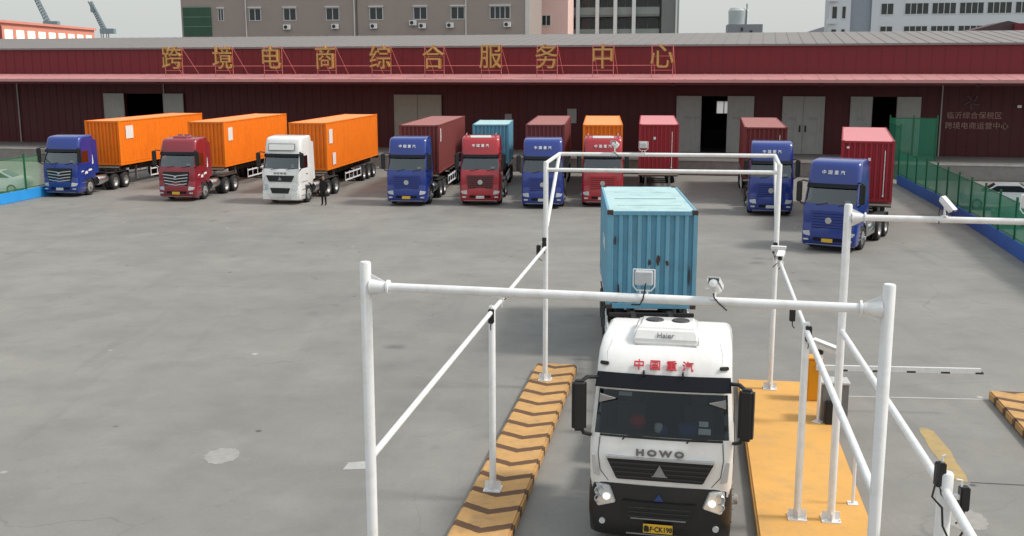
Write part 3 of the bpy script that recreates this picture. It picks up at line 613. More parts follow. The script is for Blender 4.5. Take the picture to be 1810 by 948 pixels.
# ------------------------------------------------------------------ gantries
def gantry(label, posts, bars, rails, braces, collars, r=.062):
    o = posts[0]; t = thing('pipe_gantry', label, 'gantry', (o[0], o[1], 0))
    def q(p): return (p[0] - o[0], p[1] - o[1], p[2])
    for (x, y, zb, zt, rr) in posts:
        k = MB(); k.lathe([(rr, zb), (rr, zt - .02), (rr * .85, zt), (0, zt)], q((x, y, 0)), 'Z', 20); pst = k.build('post', white_paint, t)
        k = MB(); k.box(q((x, y, zb + .012)), (.32, .32, .024), R(-10))
        for sx in (-1, 1):
            for sy in (-1, 1): k.tube(q((x + sx * .12, y + sy * .12, zb + .02)), q((x + sx * .12, y + sy * .12, zb + .06)), .016, 6)
        for a in range(4): k.box(q((x + .1 * math.cos(a * 1.571 - .17), y + .1 * math.sin(a * 1.571 - .17), zb + .09)), (.1, .012, .14), a * 1.571 - .17)
        k.build('base_plate', white_paint, pst)
    for a, c, rr in bars: k = MB(); k.tube(q(a), q(c), rr, 16); k.build('crossbar', white_paint, t)
    for a, c, rr in rails: k = MB(); k.tube(q(a), q(c), rr, 16); k.build('side_rail', white_paint, t)
    for a, c, rr in braces: k = MB(); k.tube(q(a), q(c), rr, 12); k.build('brace', white_paint, t)
    for p, d in collars:
        p, d = Vector(q(p)), Vector(d).normalized(); k = MB()
        k.tube(p, p + d * .18, .092, 18, .06); k.tube(p + d * .2, p + d * .225, .085, 18)
        for s in (-1, 1):
            k.prism([(0, .05), (.2, .05), (0, .15)] if s > 0 else [(0, -.05), (0, -.15), (.2, -.05)], -.006, .006)
            n = 6; o_ = len(k.v) - n; ang = math.atan2(d.y, d.x)
            for i in range(o_, o_ + n):
                v = Matrix.Rotation(ang, 3, 'Z') @ Vector(k.v[i]) + p; k.v[i] = tuple(v)
        k.build('bar_socket', white_paint, t)
    return t
zI = .22
FL, FR = (-1.70, 12.2), (3.93, 10.95)
ML, MR = (-.37, 18.9), (4.96, 17.6)
BL, BR = (.82, 26.0), (6.28, 25.2)
dv = Vector((FR[0] - FL[0], FR[1] - FL[1], 0)).normalized()
TL, TR = (1.22, 27.75, 5.74), (6.62, 27.05, 5.74)
gantry('big white pipe gantry standing round the lane of the moving truck',
       [(*FL, zI, 5.76, .066), (*FR, zI, 5.74, .066), (*ML, zI, 3.72, .062), (*MR, zI, 3.72, .062), (*BL, zI, 5.7, .062), (*BR, zI, 5.7, .062)],
       [((FL[0], FL[1], 5.47), (FR[0], FR[1], 5.47), .052), (TL, TR, .05), ((BL[0], BL[1], 5.5), (BR[0], BR[1], 5.5), .048)],
       [((FL[0], FL[1], 3.37), (ML[0], ML[1], 3.62), .042), ((ML[0], ML[1], 3.62), (BL[0], BL[1], 3.6), .042),
        ((FR[0], FR[1], 3.38), (MR[0], MR[1], 3.58), .05), ((MR[0], MR[1], 3.58), (BR[0], BR[1], 3.62), .042)],
       [((BL[0], BL[1], 5.66), TL, .048), ((BR[0], BR[1], 5.66), TR, .048), ((BL[0], BL[1], 3.95), TL, .045), ((BR[0], BR[1], 3.95), TR, .045)],
       [((FL[0] + dv.x * .06, FL[1] + dv.y * .06, 5.47), dv), ((FR[0] - dv.x * .06, FR[1] - dv.y * .06, 5.47), -dv)])
g2 = (5.52, 17.5)
gantry('second white pipe gantry over the barrier lane at the right',
       [(*g2, zI, 5.74, .066), (11.0, 16.4, zI, 5.74, .066), (4.53, 10.62, zI, 3.8, .078), (10.1, 9.4, zI, 3.75, .066), (3.45, 4.4, 0, 5.74, .066)],
       [((g2[0], g2[1], 5.52), (11.0, 16.4, 5.52), .052)],
       [((g2[0], g2[1], 3.6), (4.53, 10.62, 3.6), .05), ((4.53, 10.62, 3.6), (3.45, 4.4, 3.6), .05), ((11.0, 16.4, 3.6), (10.1, 9.4, 3.6), .05)],
       [], [((g2[0] + .06, g2[1] - .01, 5.52), Vector((5.48, -1.1, 0)))])
# things mounted on the gantries
def bullet_camera(label, p, yaw, pitch=-15, s=1.0, stalk=.2):
    t = thing('security_camera', label, 'camera', p, yaw, 'security cameras on the gantries'); t.scale = (s, s, s)
    M = Matrix.Translation((0, 0, stalk + .06)) @ Matrix.Rotation(R(pitch), 4, 'X')
    def rot(k):
        k.v = [tuple(M @ Vector(v)) for v in k.v]; return k
    k = MB(); k.lathe([(0, .2), (.06, .19), (.075, .15), (.08, -.15), (.085, -.2), (.07, -.2), (.06, -.17), (0, -.17)], (0, 0, 0), 'Y', 18); rot(k).build('housing', camera_white, t)
    k = MB(); k.box((0, -.03, .092), (.19, .46, .015)); k.box((-.09, -.03, .05), (.014, .46, .08)); k.box((.09, -.03, .05), (.014, .46, .08)); rot(k).build('sun_shield', camera_white, t, .006)
    k = MB(); k.lathe([(0, -.175), (.055, -.172), (.058, -.165)], (0, 0, 0), 'Y', 16); rot(k).build('lens', black_plastic, t)
    k = MB(); k.tube((0, .02, 0), (0, .02, stalk), .028, 10); k.box((0, .02, .01), (.12, .12, .02)); k.tube((-.07, 0, -.14), (-.07, 0, .02), .012, 6); k.tube((.07, 0, -.14), (.07, 0, .02), .012, 6); k.build('bracket', camera_white, t)
    k = MB(); k.path([(0, .14, stalk - .02), (-.02, .16, .05), (-.08, .1, -.04), (-.16, .06, -.12), (-.2, .04, -.16)], .012, 6); k.build('cable', black_plastic, t)
    return t
def floodlight(label, p, yaw, back=True):
    t = thing('floodlight', label, 'floodlight', p, yaw, 'floodlights on the gantries')
    k = MB(); k.box((0, .05, .26), (.25, .08, .2)); hs = k.build('housing', camera_white, t, .012)
    k = MB(); k.box((0, .0 - .0, .26), (.22, .012, .17)); k.build('lamp_glass', lamp_glass, t, .004)
    k = MB()
    for q in range(7): k.box((-.1 + q * .033, .1, .26), (.008, .04, .17))
    k.build('cooling_fins', camera_white, t)
    k = MB(); k.path([(-.15, .05, .38), (-.15, .05, .14), (-.1, .05, .08), (.1, .05, .08), (.15, .05, .14), (.15, .05, .38)], .011, 6)
    k.path([(-.15, .05, .38), (.15, .05, .38)], .009, 6)
    k.tube((-.05, .05, -.1), (-.05, .05, .08), .014, 6); k.tube((.05, .05, -.1), (.05, .05, .08), .014, 6); k.build('bracket', camera_white, t)
    k = MB(); k.path([(.03, -.02, .19), (.02, -.07, .08), (.0, -.09, -.02), (-.04, -.08, -.1), (-.16, -.05, -.11)], .011, 6); k.build('cable', black_plastic, t)
    return t
def pt(a, c, f, z): return (a[0] + (c[0] - a[0]) * f, a[1] + (c[1] - a[1]) * f, z)
floodlight('white floodlight on the front crossbar above the white cab', pt(FL, FR, .557, 5.49), 12).scale = (.78,) * 3
bullet_camera('white security camera tilted down on the front crossbar right of the floodlight', pt(FL, FR, .69, 5.5), 200, 26, .7, .14)
bullet_camera('white security camera on the rear top bar before the red truck', pt(TL, TR, .26, 5.79), 200, 15, .75)
floodlight('white floodlight on the rear top bar before the red container', pt(TL, TR, .395, 5.79), 190).scale = (.75,) * 3
bullet_camera('white security camera on the right gantry crossbar', pt(g2, (11, 16.4), .27, 5.57), -38, 42, .66, .24)
floodlight('white floodlight on the right gantry crossbar near the frame edge', pt(g2, (11, 16.4), .50, 5.57), 0)
def sensor(label, p, yaw, side=1):
    t = thing('light_barrier', label, 'sensor', p, yaw, 'black sensor boxes on the gantry posts')
    k = MB(); k.box((side * .13, 0, 0), (.1, .1, .26)); k.build('sensor_box', black_plastic, t, .012)
    k = MB(); k.box((side * .06, 0, .02), (.06, .05, .05)); k.build('bracket', camera_white, t)
    k = MB(); k.path([(side * .1, 0, .125), (side * .1, 0, .2), (side * .04, 0, .21)], .01, 6); k.build('hook', camera_white, t)
    k = MB(); k.path([(side * .13, -.03, -.13), (side * .12, -.06, -.2), (side * .03, -.08, -.24)], .01, 6); k.build('cable', black_plastic, t)
    return t
sensor('black sensor box on the left middle gantry post', (ML[0], ML[1] - .08, 3.55), 10, -.1)
sensor('black sensor box on the left rear gantry post', (BL[0], BL[1] - .1, 3.72), 10, -.3)
sensor('second black sensor box beside the left rear gantry post', (BL[0] - .05, BL[1] - .2, 3.55), 10, -1)
sensor('black sensor box high on the right rear gantry post', (BR[0], BR[1] - .1, 3.72), 10, -.3)
sensor('black sensor box lower on the right rear gantry post', (BR[0] - .02, BR[1] - .3, 3.5), 10, .5)
sensor('black sensor box on the right middle gantry post', (MR[0], MR[1] - .1, 3.55), 10, .1)
sensor('black sensor box on the rail behind the right middle gantry post', (MR[0] + .02, MR[1] + .8, 3.68), 10, -.4)
sensor('black sensor box left of the bottom right post', (4.53, 10.62, 3.78), 0, -.5)
sensor('black sensor box right of the bottom right post', (4.55, 10.5, 3.56), 0, 1)
bullet_camera('white camera on the left side rail behind the middle post', pt(ML, BL, .12, 3.62), 60, -10, .8, .1)
bullet_camera('white camera on the right side rail near the rear post', pt(MR, BR, .8, 3.64), 20, 10, .85, .1)
bullet_camera('white camera on the right rail close below the rear post', pt(MR, BR, .93, 3.66), -70, 0, .75, .08)
k = MB(); k.path([(4.42, 10.55, 3.95), (4.38, 10.5, 3.75), (4.33, 10.45, 3.6), (4.42, 10.4, 3.5), (4.44, 10.4, 3.3), (4.5, 10.38, 3.17), (4.6, 10.38, 3.16), (4.68, 10.4, 3.28)], .012, 8)
tag(k.build('cable', black_plastic), 'black cable looping round the bottom right gantry post', 'cable')

# ------------------------------------------------------------------ barrier gate
t = thing('barrier_gate', 'yellow barrier gate cabinet with a white striped arm across the right lane', 'barrier gate', (7.1, 24.4, zI), 5)
k = MB(); k.bx(-.16, .16, -.18, .18, 0, 1.0); k.build('cabinet', gate_yellow, t, .02)
k = MB(); k.bx(-.18, .18, -.2, .2, 1.0, 1.04); k.build('cabinet_top', gate_yellow, t, .01)
k = MB(); k.bx(.0, 3.72, -.25, -.19, .76, .89); arm = k.build('arm', white_paint, t, .006)
k = MB()
for q in range(5): k.bx(.52 + q * .77, .72 + q * .77 - .02 * (q == 4), -.256, -.184, .756, .80)
k.build('arm_stripe', dark_plastic, arm)
t = thing('control_cabinet', 'grey control box with a pale top on the yellow island beside the barrier', 'cabinet', (7.15, 22.9, zI), 8)
k = MB(); k.bx(-.3, .27, -.22, .22, 0, .86); k.build('housing', cabinet_grey, t, .02)
k = MB(); k.bx(-.33, .3, -.26, .26, .86, .91); k.build('top', mat('cabinet_top_pale', (.5, .5, .49), .6), t, .012)
k = MB(); k.bx(-.24, -.04, -.42, -.225, .0, .5); k.build('ticket_slot', black_plastic, t, .02)
k = MB(); k.bx(.0, .22, -.228, -.222, .1, .78); k.build('door', cabinet_grey, t)
t = thing('camera_pole', 'white plate camera on a short pole beside the yellow barrier cabinet', 'camera', (6.75, 22.7, zI), -50)
k = MB(); k.tube((0, 0, 0), (0, 0, 1.55), .035, 12); k.box((0, 0, .01), (.2, .2, .02)); k.build('pole', white_paint, t)
k = MB(); k.box((0, -.06, 1.72), (.15, .55, .14), 0, 0, R(12)); k.build('camera_body', camera_white, t, .03)
k = MB(); k.box((0, -.1, 1.81), (.18, .62, .02), 0, 0, R(12)); k.build('sun_shield', camera_white, t, .005)
k = MB(); k.box((0, .02, 1.6), (.08, .1, .1)); k.build('bracket', black_plastic, t)
t = thing('sensor_post', 'short thin white post with a black cap on the yellow island edge', 'post', (6.12, 18.2, zI), 10)
k = MB(); k.tube((0, 0, 0), (0, 0, .95), .03, 12); k.box((0, 0, .008), (.18, .18, .016)); k.build('pole', white_paint, t)
k = MB(); k.box((.05, 0, .9), (.07, .08, .13)); k.build('sensor_box', black_plastic, t, .01)

# ------------------------------------------------------------------ containers
def container(label, x, y, yaw, L_, h, m, roof_m=None, zb=1.5, near=False, plates=(), conduit=False, back='doors'):
    t = thing('shipping_container', label, 'container', (x, y, zb), yaw, 'shipping containers on trailers')
    W = 2.44; hw = W / 2
    def corr(p0, n, per, dep, z0, z1, axis, out):
        """trapezoid corrugation running along axis from p0"""
        k = MB(); prof = []
        for i in range(n):
            s = p0 + per * i
            prof += [(s, 0), (s + per * .34, 0), (s + per * .44, dep), (s + per * .86, dep), (s + per * .96, 0)]
        prof.append((p0 + per * n, 0))
        vs = []
        for a, d in prof:
            for z in (z0, z1): vs.append((a, out[1] + d * out[2], z) if axis == 'x' else (out[1] + d * out[2], a, z))
        k.add(vs, [(2 * i, 2 * i + 2, 2 * i + 3, 2 * i + 1) for i in range(len(prof) - 1)])
        return k
    fr = .08
    nf = 9
    corr(-hw + fr, nf, (W - 2 * fr) / nf, .085, .15, h - .12, 'x', (0, .018, 1)).build('front_wall', m, t, smooth=20)
    ns = int((L_ - .3) / .28)
    for s in (-1, 1): corr(.14, ns, (L_ - .28) / ns, .036, .16, h - .07, 'y', (0, s * (hw - .012), -s)).build('side_wall', m, t, smooth=20)
    nr = int(L_ / .22); k = MB(); vs = []
    for i in range(nr * 4 + 1):
        yy = .1 + (L_ - .2) * i / (nr * 4); zz = h - .018 - (.02 if (i % 4) >= 2 else 0)
        sag = 0
        vs += [(-hw + .05, yy, zz), (hw - .05, yy, zz)]
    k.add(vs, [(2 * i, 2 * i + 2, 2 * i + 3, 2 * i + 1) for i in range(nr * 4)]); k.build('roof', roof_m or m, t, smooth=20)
    k = MB()
    for sx in (-1, 1):
        for yy in (.07, L_ - .07): k.box((sx * (hw - .06), yy, h / 2), (.12, .13, h - .2))
        k.box((sx * (hw - .035), L_ / 2, .07), (.07, L_ - .3, .14)); k.box((sx * (hw - .035), L_ / 2, h - .04), (.07, L_ - .3, .07))
    for yy in (.045, L_ - .045):
        k.box((0, yy, .08), (W - .3, .09, .14)); k.box((0, yy, h - .07), (W - .3, .09, .11))
    k.bx(-hw + .1, hw - .1, .1, L_ - .1, .12, .15)
    k.build('frame', m, t, .008)
    k = MB()
    for sx in (-1, 1):
        for yy in (.085, L_ - .085):
            for zz in (.06, h - .058): k.box((sx * (hw - .08), yy, zz), (.165, .18, .122))
    k.build('corner_castings', rust if near else m, t, .01)
    for s in (-1, 1):
        d = MB(); d.bx(min(s * .01, s * (hw - .13)), max(s * .01, s * (hw - .13)), L_ - .06, L_ - .02, .16, h - .13)
        d = d.build('rear_door', m, t, .01)
        q = MB()
        for f in (.3, .75): q.tube((s * hw * f, L_ - .0, .1), (s * hw * f, L_ - .0, h - .1), .017, 8)
        q.build('lock_rod', steel, d)
    for (kind, a, z, w_, hh) in plates:
        q = MB()
        if kind == 'side': q.bx(hw - .004, hw + .004, a - w_ / 2, a + w_ / 2, z - hh / 2, z + hh / 2)
        elif kind == 'left': q.bx(-hw - .004, -hw + .004, a - w_ / 2, a + w_ / 2, z - hh / 2, z + hh / 2)
        else: q.bx(a - w_ / 2, a + w_ / 2, .012, .026, z - hh / 2, z + hh / 2)
        q.build('label_plate', sticker, t)
    if conduit:
        q = MB(); q.tube((hw - .42, .0, .35), (hw - .42, .0, h - .45), .02, 8); q.box((hw - .42, .0, .32), (.07, .05, .1)); q.build('pipe', sticker, t)
    return t
F40 = 12.19
container('orange container behind the leftmost blue cab', -27.16, 71.47, 10, F40, 2.95, orange_box, skylit_orange, plates=(('side', 1.35, 2.15, .95, .85),))
container('orange container behind the crimson cab with bar grille', -19.88, 70.06, 7.5, F40, 2.95, orange_box, skylit_orange, plates=(('side', 1.1, 2.1, .75, .85),))
container('orange container behind the white parked cab', -12.82, 67.63, 8, F40, 3.0, orange_box, skylit_orange, plates=(('side', .9, 2.1, .7, .9), ('side', 1.5, .65, .65, .75)))
container('brown container with a long reddish side behind a blue cab', -5.67, 65.6, 5.1, F40, 2.95, brown_box, skylit_brown, plates=(('side', .8, 2.3, .28, .8),))
container('pale blue container behind a red cab, beside the brown one', -1.44, 72.42, 2.9, 6.06, 2.62, blue_box, skylit_blue)
container('dull maroon container behind a blue cab left of the orange-topped one', 2.05, 66.83, 4.9, F40, 2.9, maroon_box, skylit_brown)
container('orange container seen end-on behind a red cab', 5.56, 66.18, 4.7, F40, 2.92, orange_box, skylit_orange)
container('bright red container without a cab in front of it', 8.97, 65.92, 7, F40, 2.95, red_box, skylit_red, conduit=True, plates=(('front', -.25, 2.1, .14, .16),))
container('rust red container behind a blue cab, right of the open dark doorway', 14.63, 62.26, 10.7, F40, 2.97, rust_box, skylit_brown, conduit=True)
container('red corrugated container behind the turning blue cab near the right fence', 16.96, 51.32, 17, F40, 2.93, red_box, skylit_red, conduit=True, plates=(('front', -.9, 2.6, .12, .1), ('front', .1, 2.05, .12, .14)))
nb = container('sky blue corrugated container on the truck in the gantry lane', 3.80, 28.77, 3, 6.06, 2.72, blue_box, skylit_blue, zb=1.4, near=True, plates=())
for (a, c, r1, r2) in ((-.06, 1.3, .05, .09), (.17, 1.36, .06, .12), (.42, 1.28, .05, .08), (-.9, .5, .03, .2), (1.02, .9, .03, .3), (-1.0, 1.9, .03, .15)):
    k = MB(); k.prism(blob(a, c, r1, r2, 10, .3), .012, .027); k.build('rust_stain', rust, nb)
text('side_lettering', 'CHINA', .5, sticker, (-1.222, 2.4, 1.5), nb, rz=R(-90), extrude=.004)
k = MB()
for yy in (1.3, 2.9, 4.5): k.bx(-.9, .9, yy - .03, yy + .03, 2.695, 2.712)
k.build('roof_seam', skylit_blue, nb)

# ------------------------------------------------------------------ wheels, trailers
def wheel(par, x, y, r, wd, dual, side):
    k = MB(); h = wd / 2; rows = [0] if not dual else [-.17, .17]
    for off in rows:
        k.lathe([(r * .56, -h * .8), (r * .62, -h), (r * .9, -h), (r * .985, -h * .75), (r, -h * .3), (r, h * .3), (r * .985, h * .75), (r * .9, h), (r * .62, h), (r * .56, h * .8)], (x + off, y, r), 'X', 28)
    w_ = k.build('wheel', rubber, par)
    xo = x + side * (rows[-1] if rows else 0); k = MB()
    dish = (-.14 if dual else .02)
    k.lathe([(r * .6, side * h * .85), (r * .54, side * h * .9), (r * .5, side * (h * .9 + dish * .4)), (r * .3, side * (h * .9 + dish)), (r * .2, side * (h * .9 + dish)), (r * .18, side * (h * .9 + dish + .1)), (0, side * (h * .9 + dish + .11))], (xo if dual else x, y, r), 'X', 24)
    for i in range(8):
        t_ = i * math.pi / 4; k.tube(((xo if dual else x) + side * (h * .9 + dish - .01), y + r * .38 * math.cos(t_), r + r * .38 * math.sin(t_)), ((xo if dual else x) + side * (h * .9 + dish + .035), y + r * .38 * math.cos(t_), r + r * .38 * math.sin(t_)), .02, 6)
    k.build('rim', rim_steel, w_)
    return w_
def trailer(label, x, y, yaw, y0, y1, zdeck=1.5, guard=True):
    t = thing('container_trailer', label, 'trailer', (x, y, 0), yaw, 'container trailers')
    k = MB()
    for sx in (-1, 1):
        k.bx(sx * .5 - .07, sx * .5 + .07, y0 + 2.6, y1, 1.0, zdeck - .06); k.bx(sx * .5 - .07, sx * .5 + .07, y0, y0 + 2.6, zdeck - .22, zdeck - .06)
    yy = y0
    while yy < y1:
        k.bx(-1.15, 1.15, yy, yy + .1, zdeck - .16, zdeck - .055); yy += 1.5
    k.bx(-1.2, 1.2, y0 - .02, y0 + .16, zdeck - .2, zdeck); k.bx(-1.2, 1.2, y1 - .16, y1 + .02, zdeck - .2, zdeck)
    k.build('chassis', chassis_black, t, .01)
    for i, a in enumerate((y1 - 4.0, y1 - 2.7, y1 - 1.4)):
        for s in (-1, 1): wheel(t, s * .93, a, .5, .27, True, s)
        k = MB(); k.tube((-.9, a, .5), (.9, a, .5), .075, 10); k.build('axle', chassis_black, t)
    for s in (-1, 1):
        k = MB(); k.bx(s * .75 - .06, s * .75 + .06, y0 + 2.9, y0 + 3.02, .45, 1.3); k.bx(s * .75 - .16, s * .75 + .16, y0 + 2.85, y0 + 3.07, .4, .45); k.build('landing_leg', steel, t)
        k = MB(); k.bx(s * 1.2 - .02, s * 1.2 + .02, y1 - 4.6, y1 - .8, 1.06, 1.09); k.build('mudguard', chassis_black, t)
        if guard and y1 - y0 > 8:
            a, c = y0 + 4.2, y1 - 4.7; k = MB()
            for zz in (.5, .95): k.box((s * 1.18, (a + c) / 2, zz), (.035, c - a, .09))
            n = 4
            for i in range(n + 1): yy = a + (c - a) * i / n; k.box((s * 1.175, yy, .75), (.03, .07, .62))
            k.build('side_guard', white_ink, t)
    k = MB(); k.bx(-1.2, 1.2, y1 - .05, y1 + .03, .5, .62); k.build('rear_bumper', white_ink, t)
    k = MB(); k.bx(-1.2, 1.2, y0 - .035, y0 - .021, zdeck - .13, zdeck - .04); k.build('front_marker', mat('marker', (.45, .34, .26), .6), t)
    return t
TR_ = [('trailer under the orange container at the far left', -27.16, 71.47, 10), ('trailer under the orange container behind the crimson cab', -19.88, 70.06, 7.5), ('trailer under the orange container behind the white parked cab', -12.82, 67.63, 8),
       ('trailer under the brown container with the long reddish side', -5.67, 65.6, 5.1), ('trailer under the dull maroon container', 2.05, 66.83, 4.9), ('trailer under the end-on orange container', 5.56, 66.18, 4.7),
       ('parked trailer without a cab under the bright red container', 8.97, 65.92, 7), ('trailer under the rust red container right of the open doorway', 14.63, 62.26, 10.7), ('trailer under the red container near the right fence', 16.96, 51.32, 17)]
for lb, x, y, yaw in TR_: trailer(lb, x, y, yaw, -.25, 12.35)
trailer('trailer carrying the pale blue container behind a red cab', -1.44, 72.42, 2.9, -6.4, 6.2)
trailer('trailer carrying the sky blue container in the gantry lane', 3.80, 28.77, 3, -6.3, 6.2, 1.4)

# ------------------------------------------------------------------ tractors
def cab_ring(z, yf, hw, yb, hwb, r, bulge=.05):
    pts = []
    n = 8
    for i in range(n + 1):
        x = (-1 + 2 * i / n) * (hw - r); pts.append((x, yf + bulge * (x / hw) ** 2))
    y1 = yf + bulge * ((hw - r) / hw) ** 2
    for i in (1, 2, 3):
        a = R(-90 + 30 * i); pts.append((hw - r + r * math.cos(a), y1 + r + r * math.sin(a)))
    for f in (.17, .62): pts.append((hw + (hwb - hw) * f, y1 + r + (yb - y1 - 2 * r) * f))
    for i in (0, 1, 2, 3):
        a = R(30 * i); pts.append((hwb - .06 + .06 * math.cos(a), yb - .06 + .06 * math.sin(a)))
    L_ = [(-x, y) for x, y in pts[n + 1:]][::-1]
    return [Vector((x, y, z)) for x, y in pts + L_]
def tractor(label, x, y, yaw, m, style='flat', lift=0, letters=None, ink=white_ink, bumper=None, near=False, ac=False, fairing=False, plate=plate_yellow, grille_m=None, roof_rack=False, decal=False, skirt=False, board=False):
    T = thing('tractor_truck', label, 'truck', (x, y, 0), yaw, 'tractor trucks')
    W = 2.34; hw = W / 2; yb = 2.2
    bumper = bumper or m
    lv = [(1.0, .08, hw - .05, .14), (1.25, .02, hw - .01, .14), (1.75, .03, hw, .14), (2.02, .10, hw, .14), (2.08, .12, hw - .004, .14), (2.80, .36, hw - .05, .14), (2.92, .38, hw - .055, .15),
          (3.14, .41, hw - .058, .17), (3.40, .60, hw - .066, .2), (3.54, .92, hw - .085, .22), (3.61, 1.35, hw - .12, .24), (3.64, 1.75, hw - .17, .24)] if not lift else [(1.0, .08, hw - .05, .14), (1.25, .02, hw - .01, .14), (1.75, .03, hw, .14), (2.02, .10, hw, .14), (2.08, .12, hw - .004, .14), (2.80, .36, hw - .05, .14), (2.92, .38, hw - .055, .15),
          (3.12 + lift * .4, .43, hw - .06, .17), (3.40 + lift * .9, .55, hw - .07, .19), (3.50 + lift, .62, hw - .085, .2), (3.58 + lift, .78, hw - .11, .22), (3.63 + lift, 1.4, hw - .14, .24)]
    rings = [cab_ring(z, yf, w_, yb - (.04 if z > 3.5 else 0), w_, r, .06) for z, yf, w_, r in lv]
    nring = len(rings[0])
    front = set(range(0, 9)) | {nring - 1}
    sideR = {12}; sideL = {nring - 1 - 12 + 8}
    # ring layout: 0..8 front (left to right), 9..11 right corner, 12,13 right side, 14..17 rear right, then mirrored
    idx = {'sideR': 12, 'sideL': nring - 5}
    def skip(j, i):
        if j == 4: return i in front or i == idx['sideR'] or i == idx['sideL']
        return False
    # find the mirrored side segment: between the mirrored points of 12 and 13
    k = MB(); k.loft(rings, True, True, 0, skip); body = k.build('cab', m, T, smooth=50)
    a, c = rings[4], rings[5]
    k = MB()
    for i in sorted(front): k.quad(a[i], a[(i + 1) % nring], c[(i + 1) % nring], c[i])
    k.build('windshield', glass if near else reflective_glass, T)
    for q in (idx['sideR'], idx['sideL']):
        k = MB(); k.quad(a[q], a[(q + 1) % nring], c[(q + 1) % nring], c[q]); k.build('side_window', glass if near else reflective_glass, T)
    # interior
    k = MB(); k.bx(-hw + .12, hw - .12, 1.45, 1.5, 1.2, 3.3); k.bx(-hw + .1, hw - .1, .5, 1.45, 2.84, 2.88); k.bx(-hw + .08, hw - .08, .25, 1.45, 1.2, 1.3)
    for s in (-1, 1): k.bx(s * (hw - .1) - .02, s * (hw - .1) + .02, .4, 1.45, 1.3, 2.04); k.bx(s * (hw - .14) - .02, s * (hw - .14) + .02, 1.05, 1.5, 2.0, 2.86)
    k.build('cab_lining', cab_dark, T)
    k = MB(); k.prism([(.24, 1.9), (.3, 2.0), (.62, 2.02), (.72, 1.9), (.72, 1.5), (.24, 1.5)], -hw + .14, hw - .14, 'YZ'); k.build('dashboard', cab_dark, T)
    for s in (-1, 1):
        k = MB(); k.box((s * .58, 1.0, 1.62), (.52, .5, .14)); k.box((s * .58, 1.28, 1.98), (.5, .13, .62), 0, 0, R(-8)); k.box((s * .58, 1.3, 2.42), (.28, .1, .22)); k.build('seat', cloth_grey, T, .03)
    k = MB(); n = 18; k.path([(.58 + .2 * math.cos(2 * math.pi * i / n), .72 + .08 * math.sin(2 * math.pi * i / n), 2.02 + .18 * math.sin(2 * math.pi * i / n)) for i in range(n + 1)], .014, 6); k.build('steering_wheel', black_plastic, T)
    if near:
        k = MB(); k.lathe([(0, -.14), (.1, -.1), (.14, 0), (.1, .12), (0, .15)], (-.42, .62, 2.16), 'Z', 12); k.build('red_cushion', cloth_red, T)
        k = MB(); k.box((.42, .5, 2.12), (.3, .2, .2), .2); k.box((.0, .5, 2.08), (.16, .14, .14), .5); k.build('blue_parcel', cloth_blue, T, .02)
        k = MB(); k.lathe([(0, -.08), (.06, -.06), (.075, 0), (.06, .08), (0, .1)], (-.06, .46, 2.12), 'Z', 10); k.build('cup', paper, T)
    gz = .11
    gl = lambda z: 0.02 if z < 1.75 else .10
    k = MB()
    if near or style == 'howo':
        for (cx_, zz, w_, h_) in ((.68, 2.3, .15, .09), (.7, 2.18, .2, .1), (-.62, 2.72, .22, .07)): k.box((cx_, .18 + (zz - 2.08) * .333 + .03 + .02, zz), (w_, .006, h_), 0, 0, R(-18))
        k.build('windshield_card', paper, T)
    elif style != 'none':
        k.box((.72, .25, 2.2), (.22, .006, .12), 0, 0, R(-18)); k.build('windshield_card', paper, T)
    # visor
    vis = []
    for zz, yo, hh in (((3.1, .38, 1), (2.88, .24, 1.02), (2.86, .26, 1.02), (3.05, .42, 1)) if near else ((2.94, .36, 1), (2.78, .22, .99), (2.76, .24, .99), (2.91, .38, 1))):
        vis.append([Vector((xx * hh * (hw - .08), yo + .07 * xx * xx * (1.6 if yo < .2 else 1), zz - (.0 if abs(xx) < .7 or yo > .2 else (abs(xx) - .7) * .35) + (.04 * (1 - abs(xx)) if yo < .2 else 0))) for xx in [-1 + i / 6 for i in range(13)]])
    k = MB(); n = 13
    k.add([p for r_ in vis for p in r_], [(j * n + i, j * n + i + 1, ((j + 1) % 4) * n + i + 1, ((j + 1) % 4) * n + i) for j in range(4) for i in range(n - 1)] + [(0, n, 2 * n, 3 * n), (n - 1, 2 * n - 1, 3 * n - 1, 4 * n - 1)])
    k.build('sun_visor', smoke_plastic, T)
    if near:
        for s in (-1, 1):
            k = MB(); k.prism([(s * .76, 2.70), (s * 1.02, 2.77), (s * 1.03, 2.62)], .20, .24); k.build('visor_lamp', mat('visor_lamp_grey', (.3, .3, .3), .4), T)
            k = MB(); k.box((s * .32, .37, 3.13), (.03, .1, .07)); k.build('visor_clip', black_plastic, T)
            k = MB(); k.box((s * .98, .50, 3.24), (.15, .05, .06), s * .35); k.build('marker_lamp', dark_plastic, T, .01)
    # front lower
    if style == 'howo':
        k = MB(); k.prism([(-.87, 1.70), (.87, 1.70), (.70, 1.34), (-.70, 1.34)], -.02, .06); gp = k.build('grille', black_plastic, T, .012)
        q = MB()
        for zz in (1.4, 1.48, 1.56, 1.64): q.bx(-.7 - (zz - 1.34) * .4, .7 + (zz - 1.34) * .4, -.035, -.021, zz - .012, zz + .012)
        q.build('grille_bar', dark_plastic, gp)
        q = MB(); q.prism([(-.88, 1.705), (.88, 1.705), (.875, 1.745), (-.875, 1.745)], -.03, .06); q.build('grille_trim', chrome if near else white_truck, T, .008)
        q = MB(); q.prism([(-.1, 1.45), (.1, 1.45), (0, 1.64)], -.05, -.036); q.prism([(-.13, 1.43), (.13, 1.43), (.12, 1.45), (-.12, 1.45)], -.05, -.036); q.build('emblem', steel, T)
        text('lettering', 'HOWO', .15, grey_ink, (0, .012, 1.83), T, extrude=.012, spacing=1.5, offset=.008, sx=1.25)
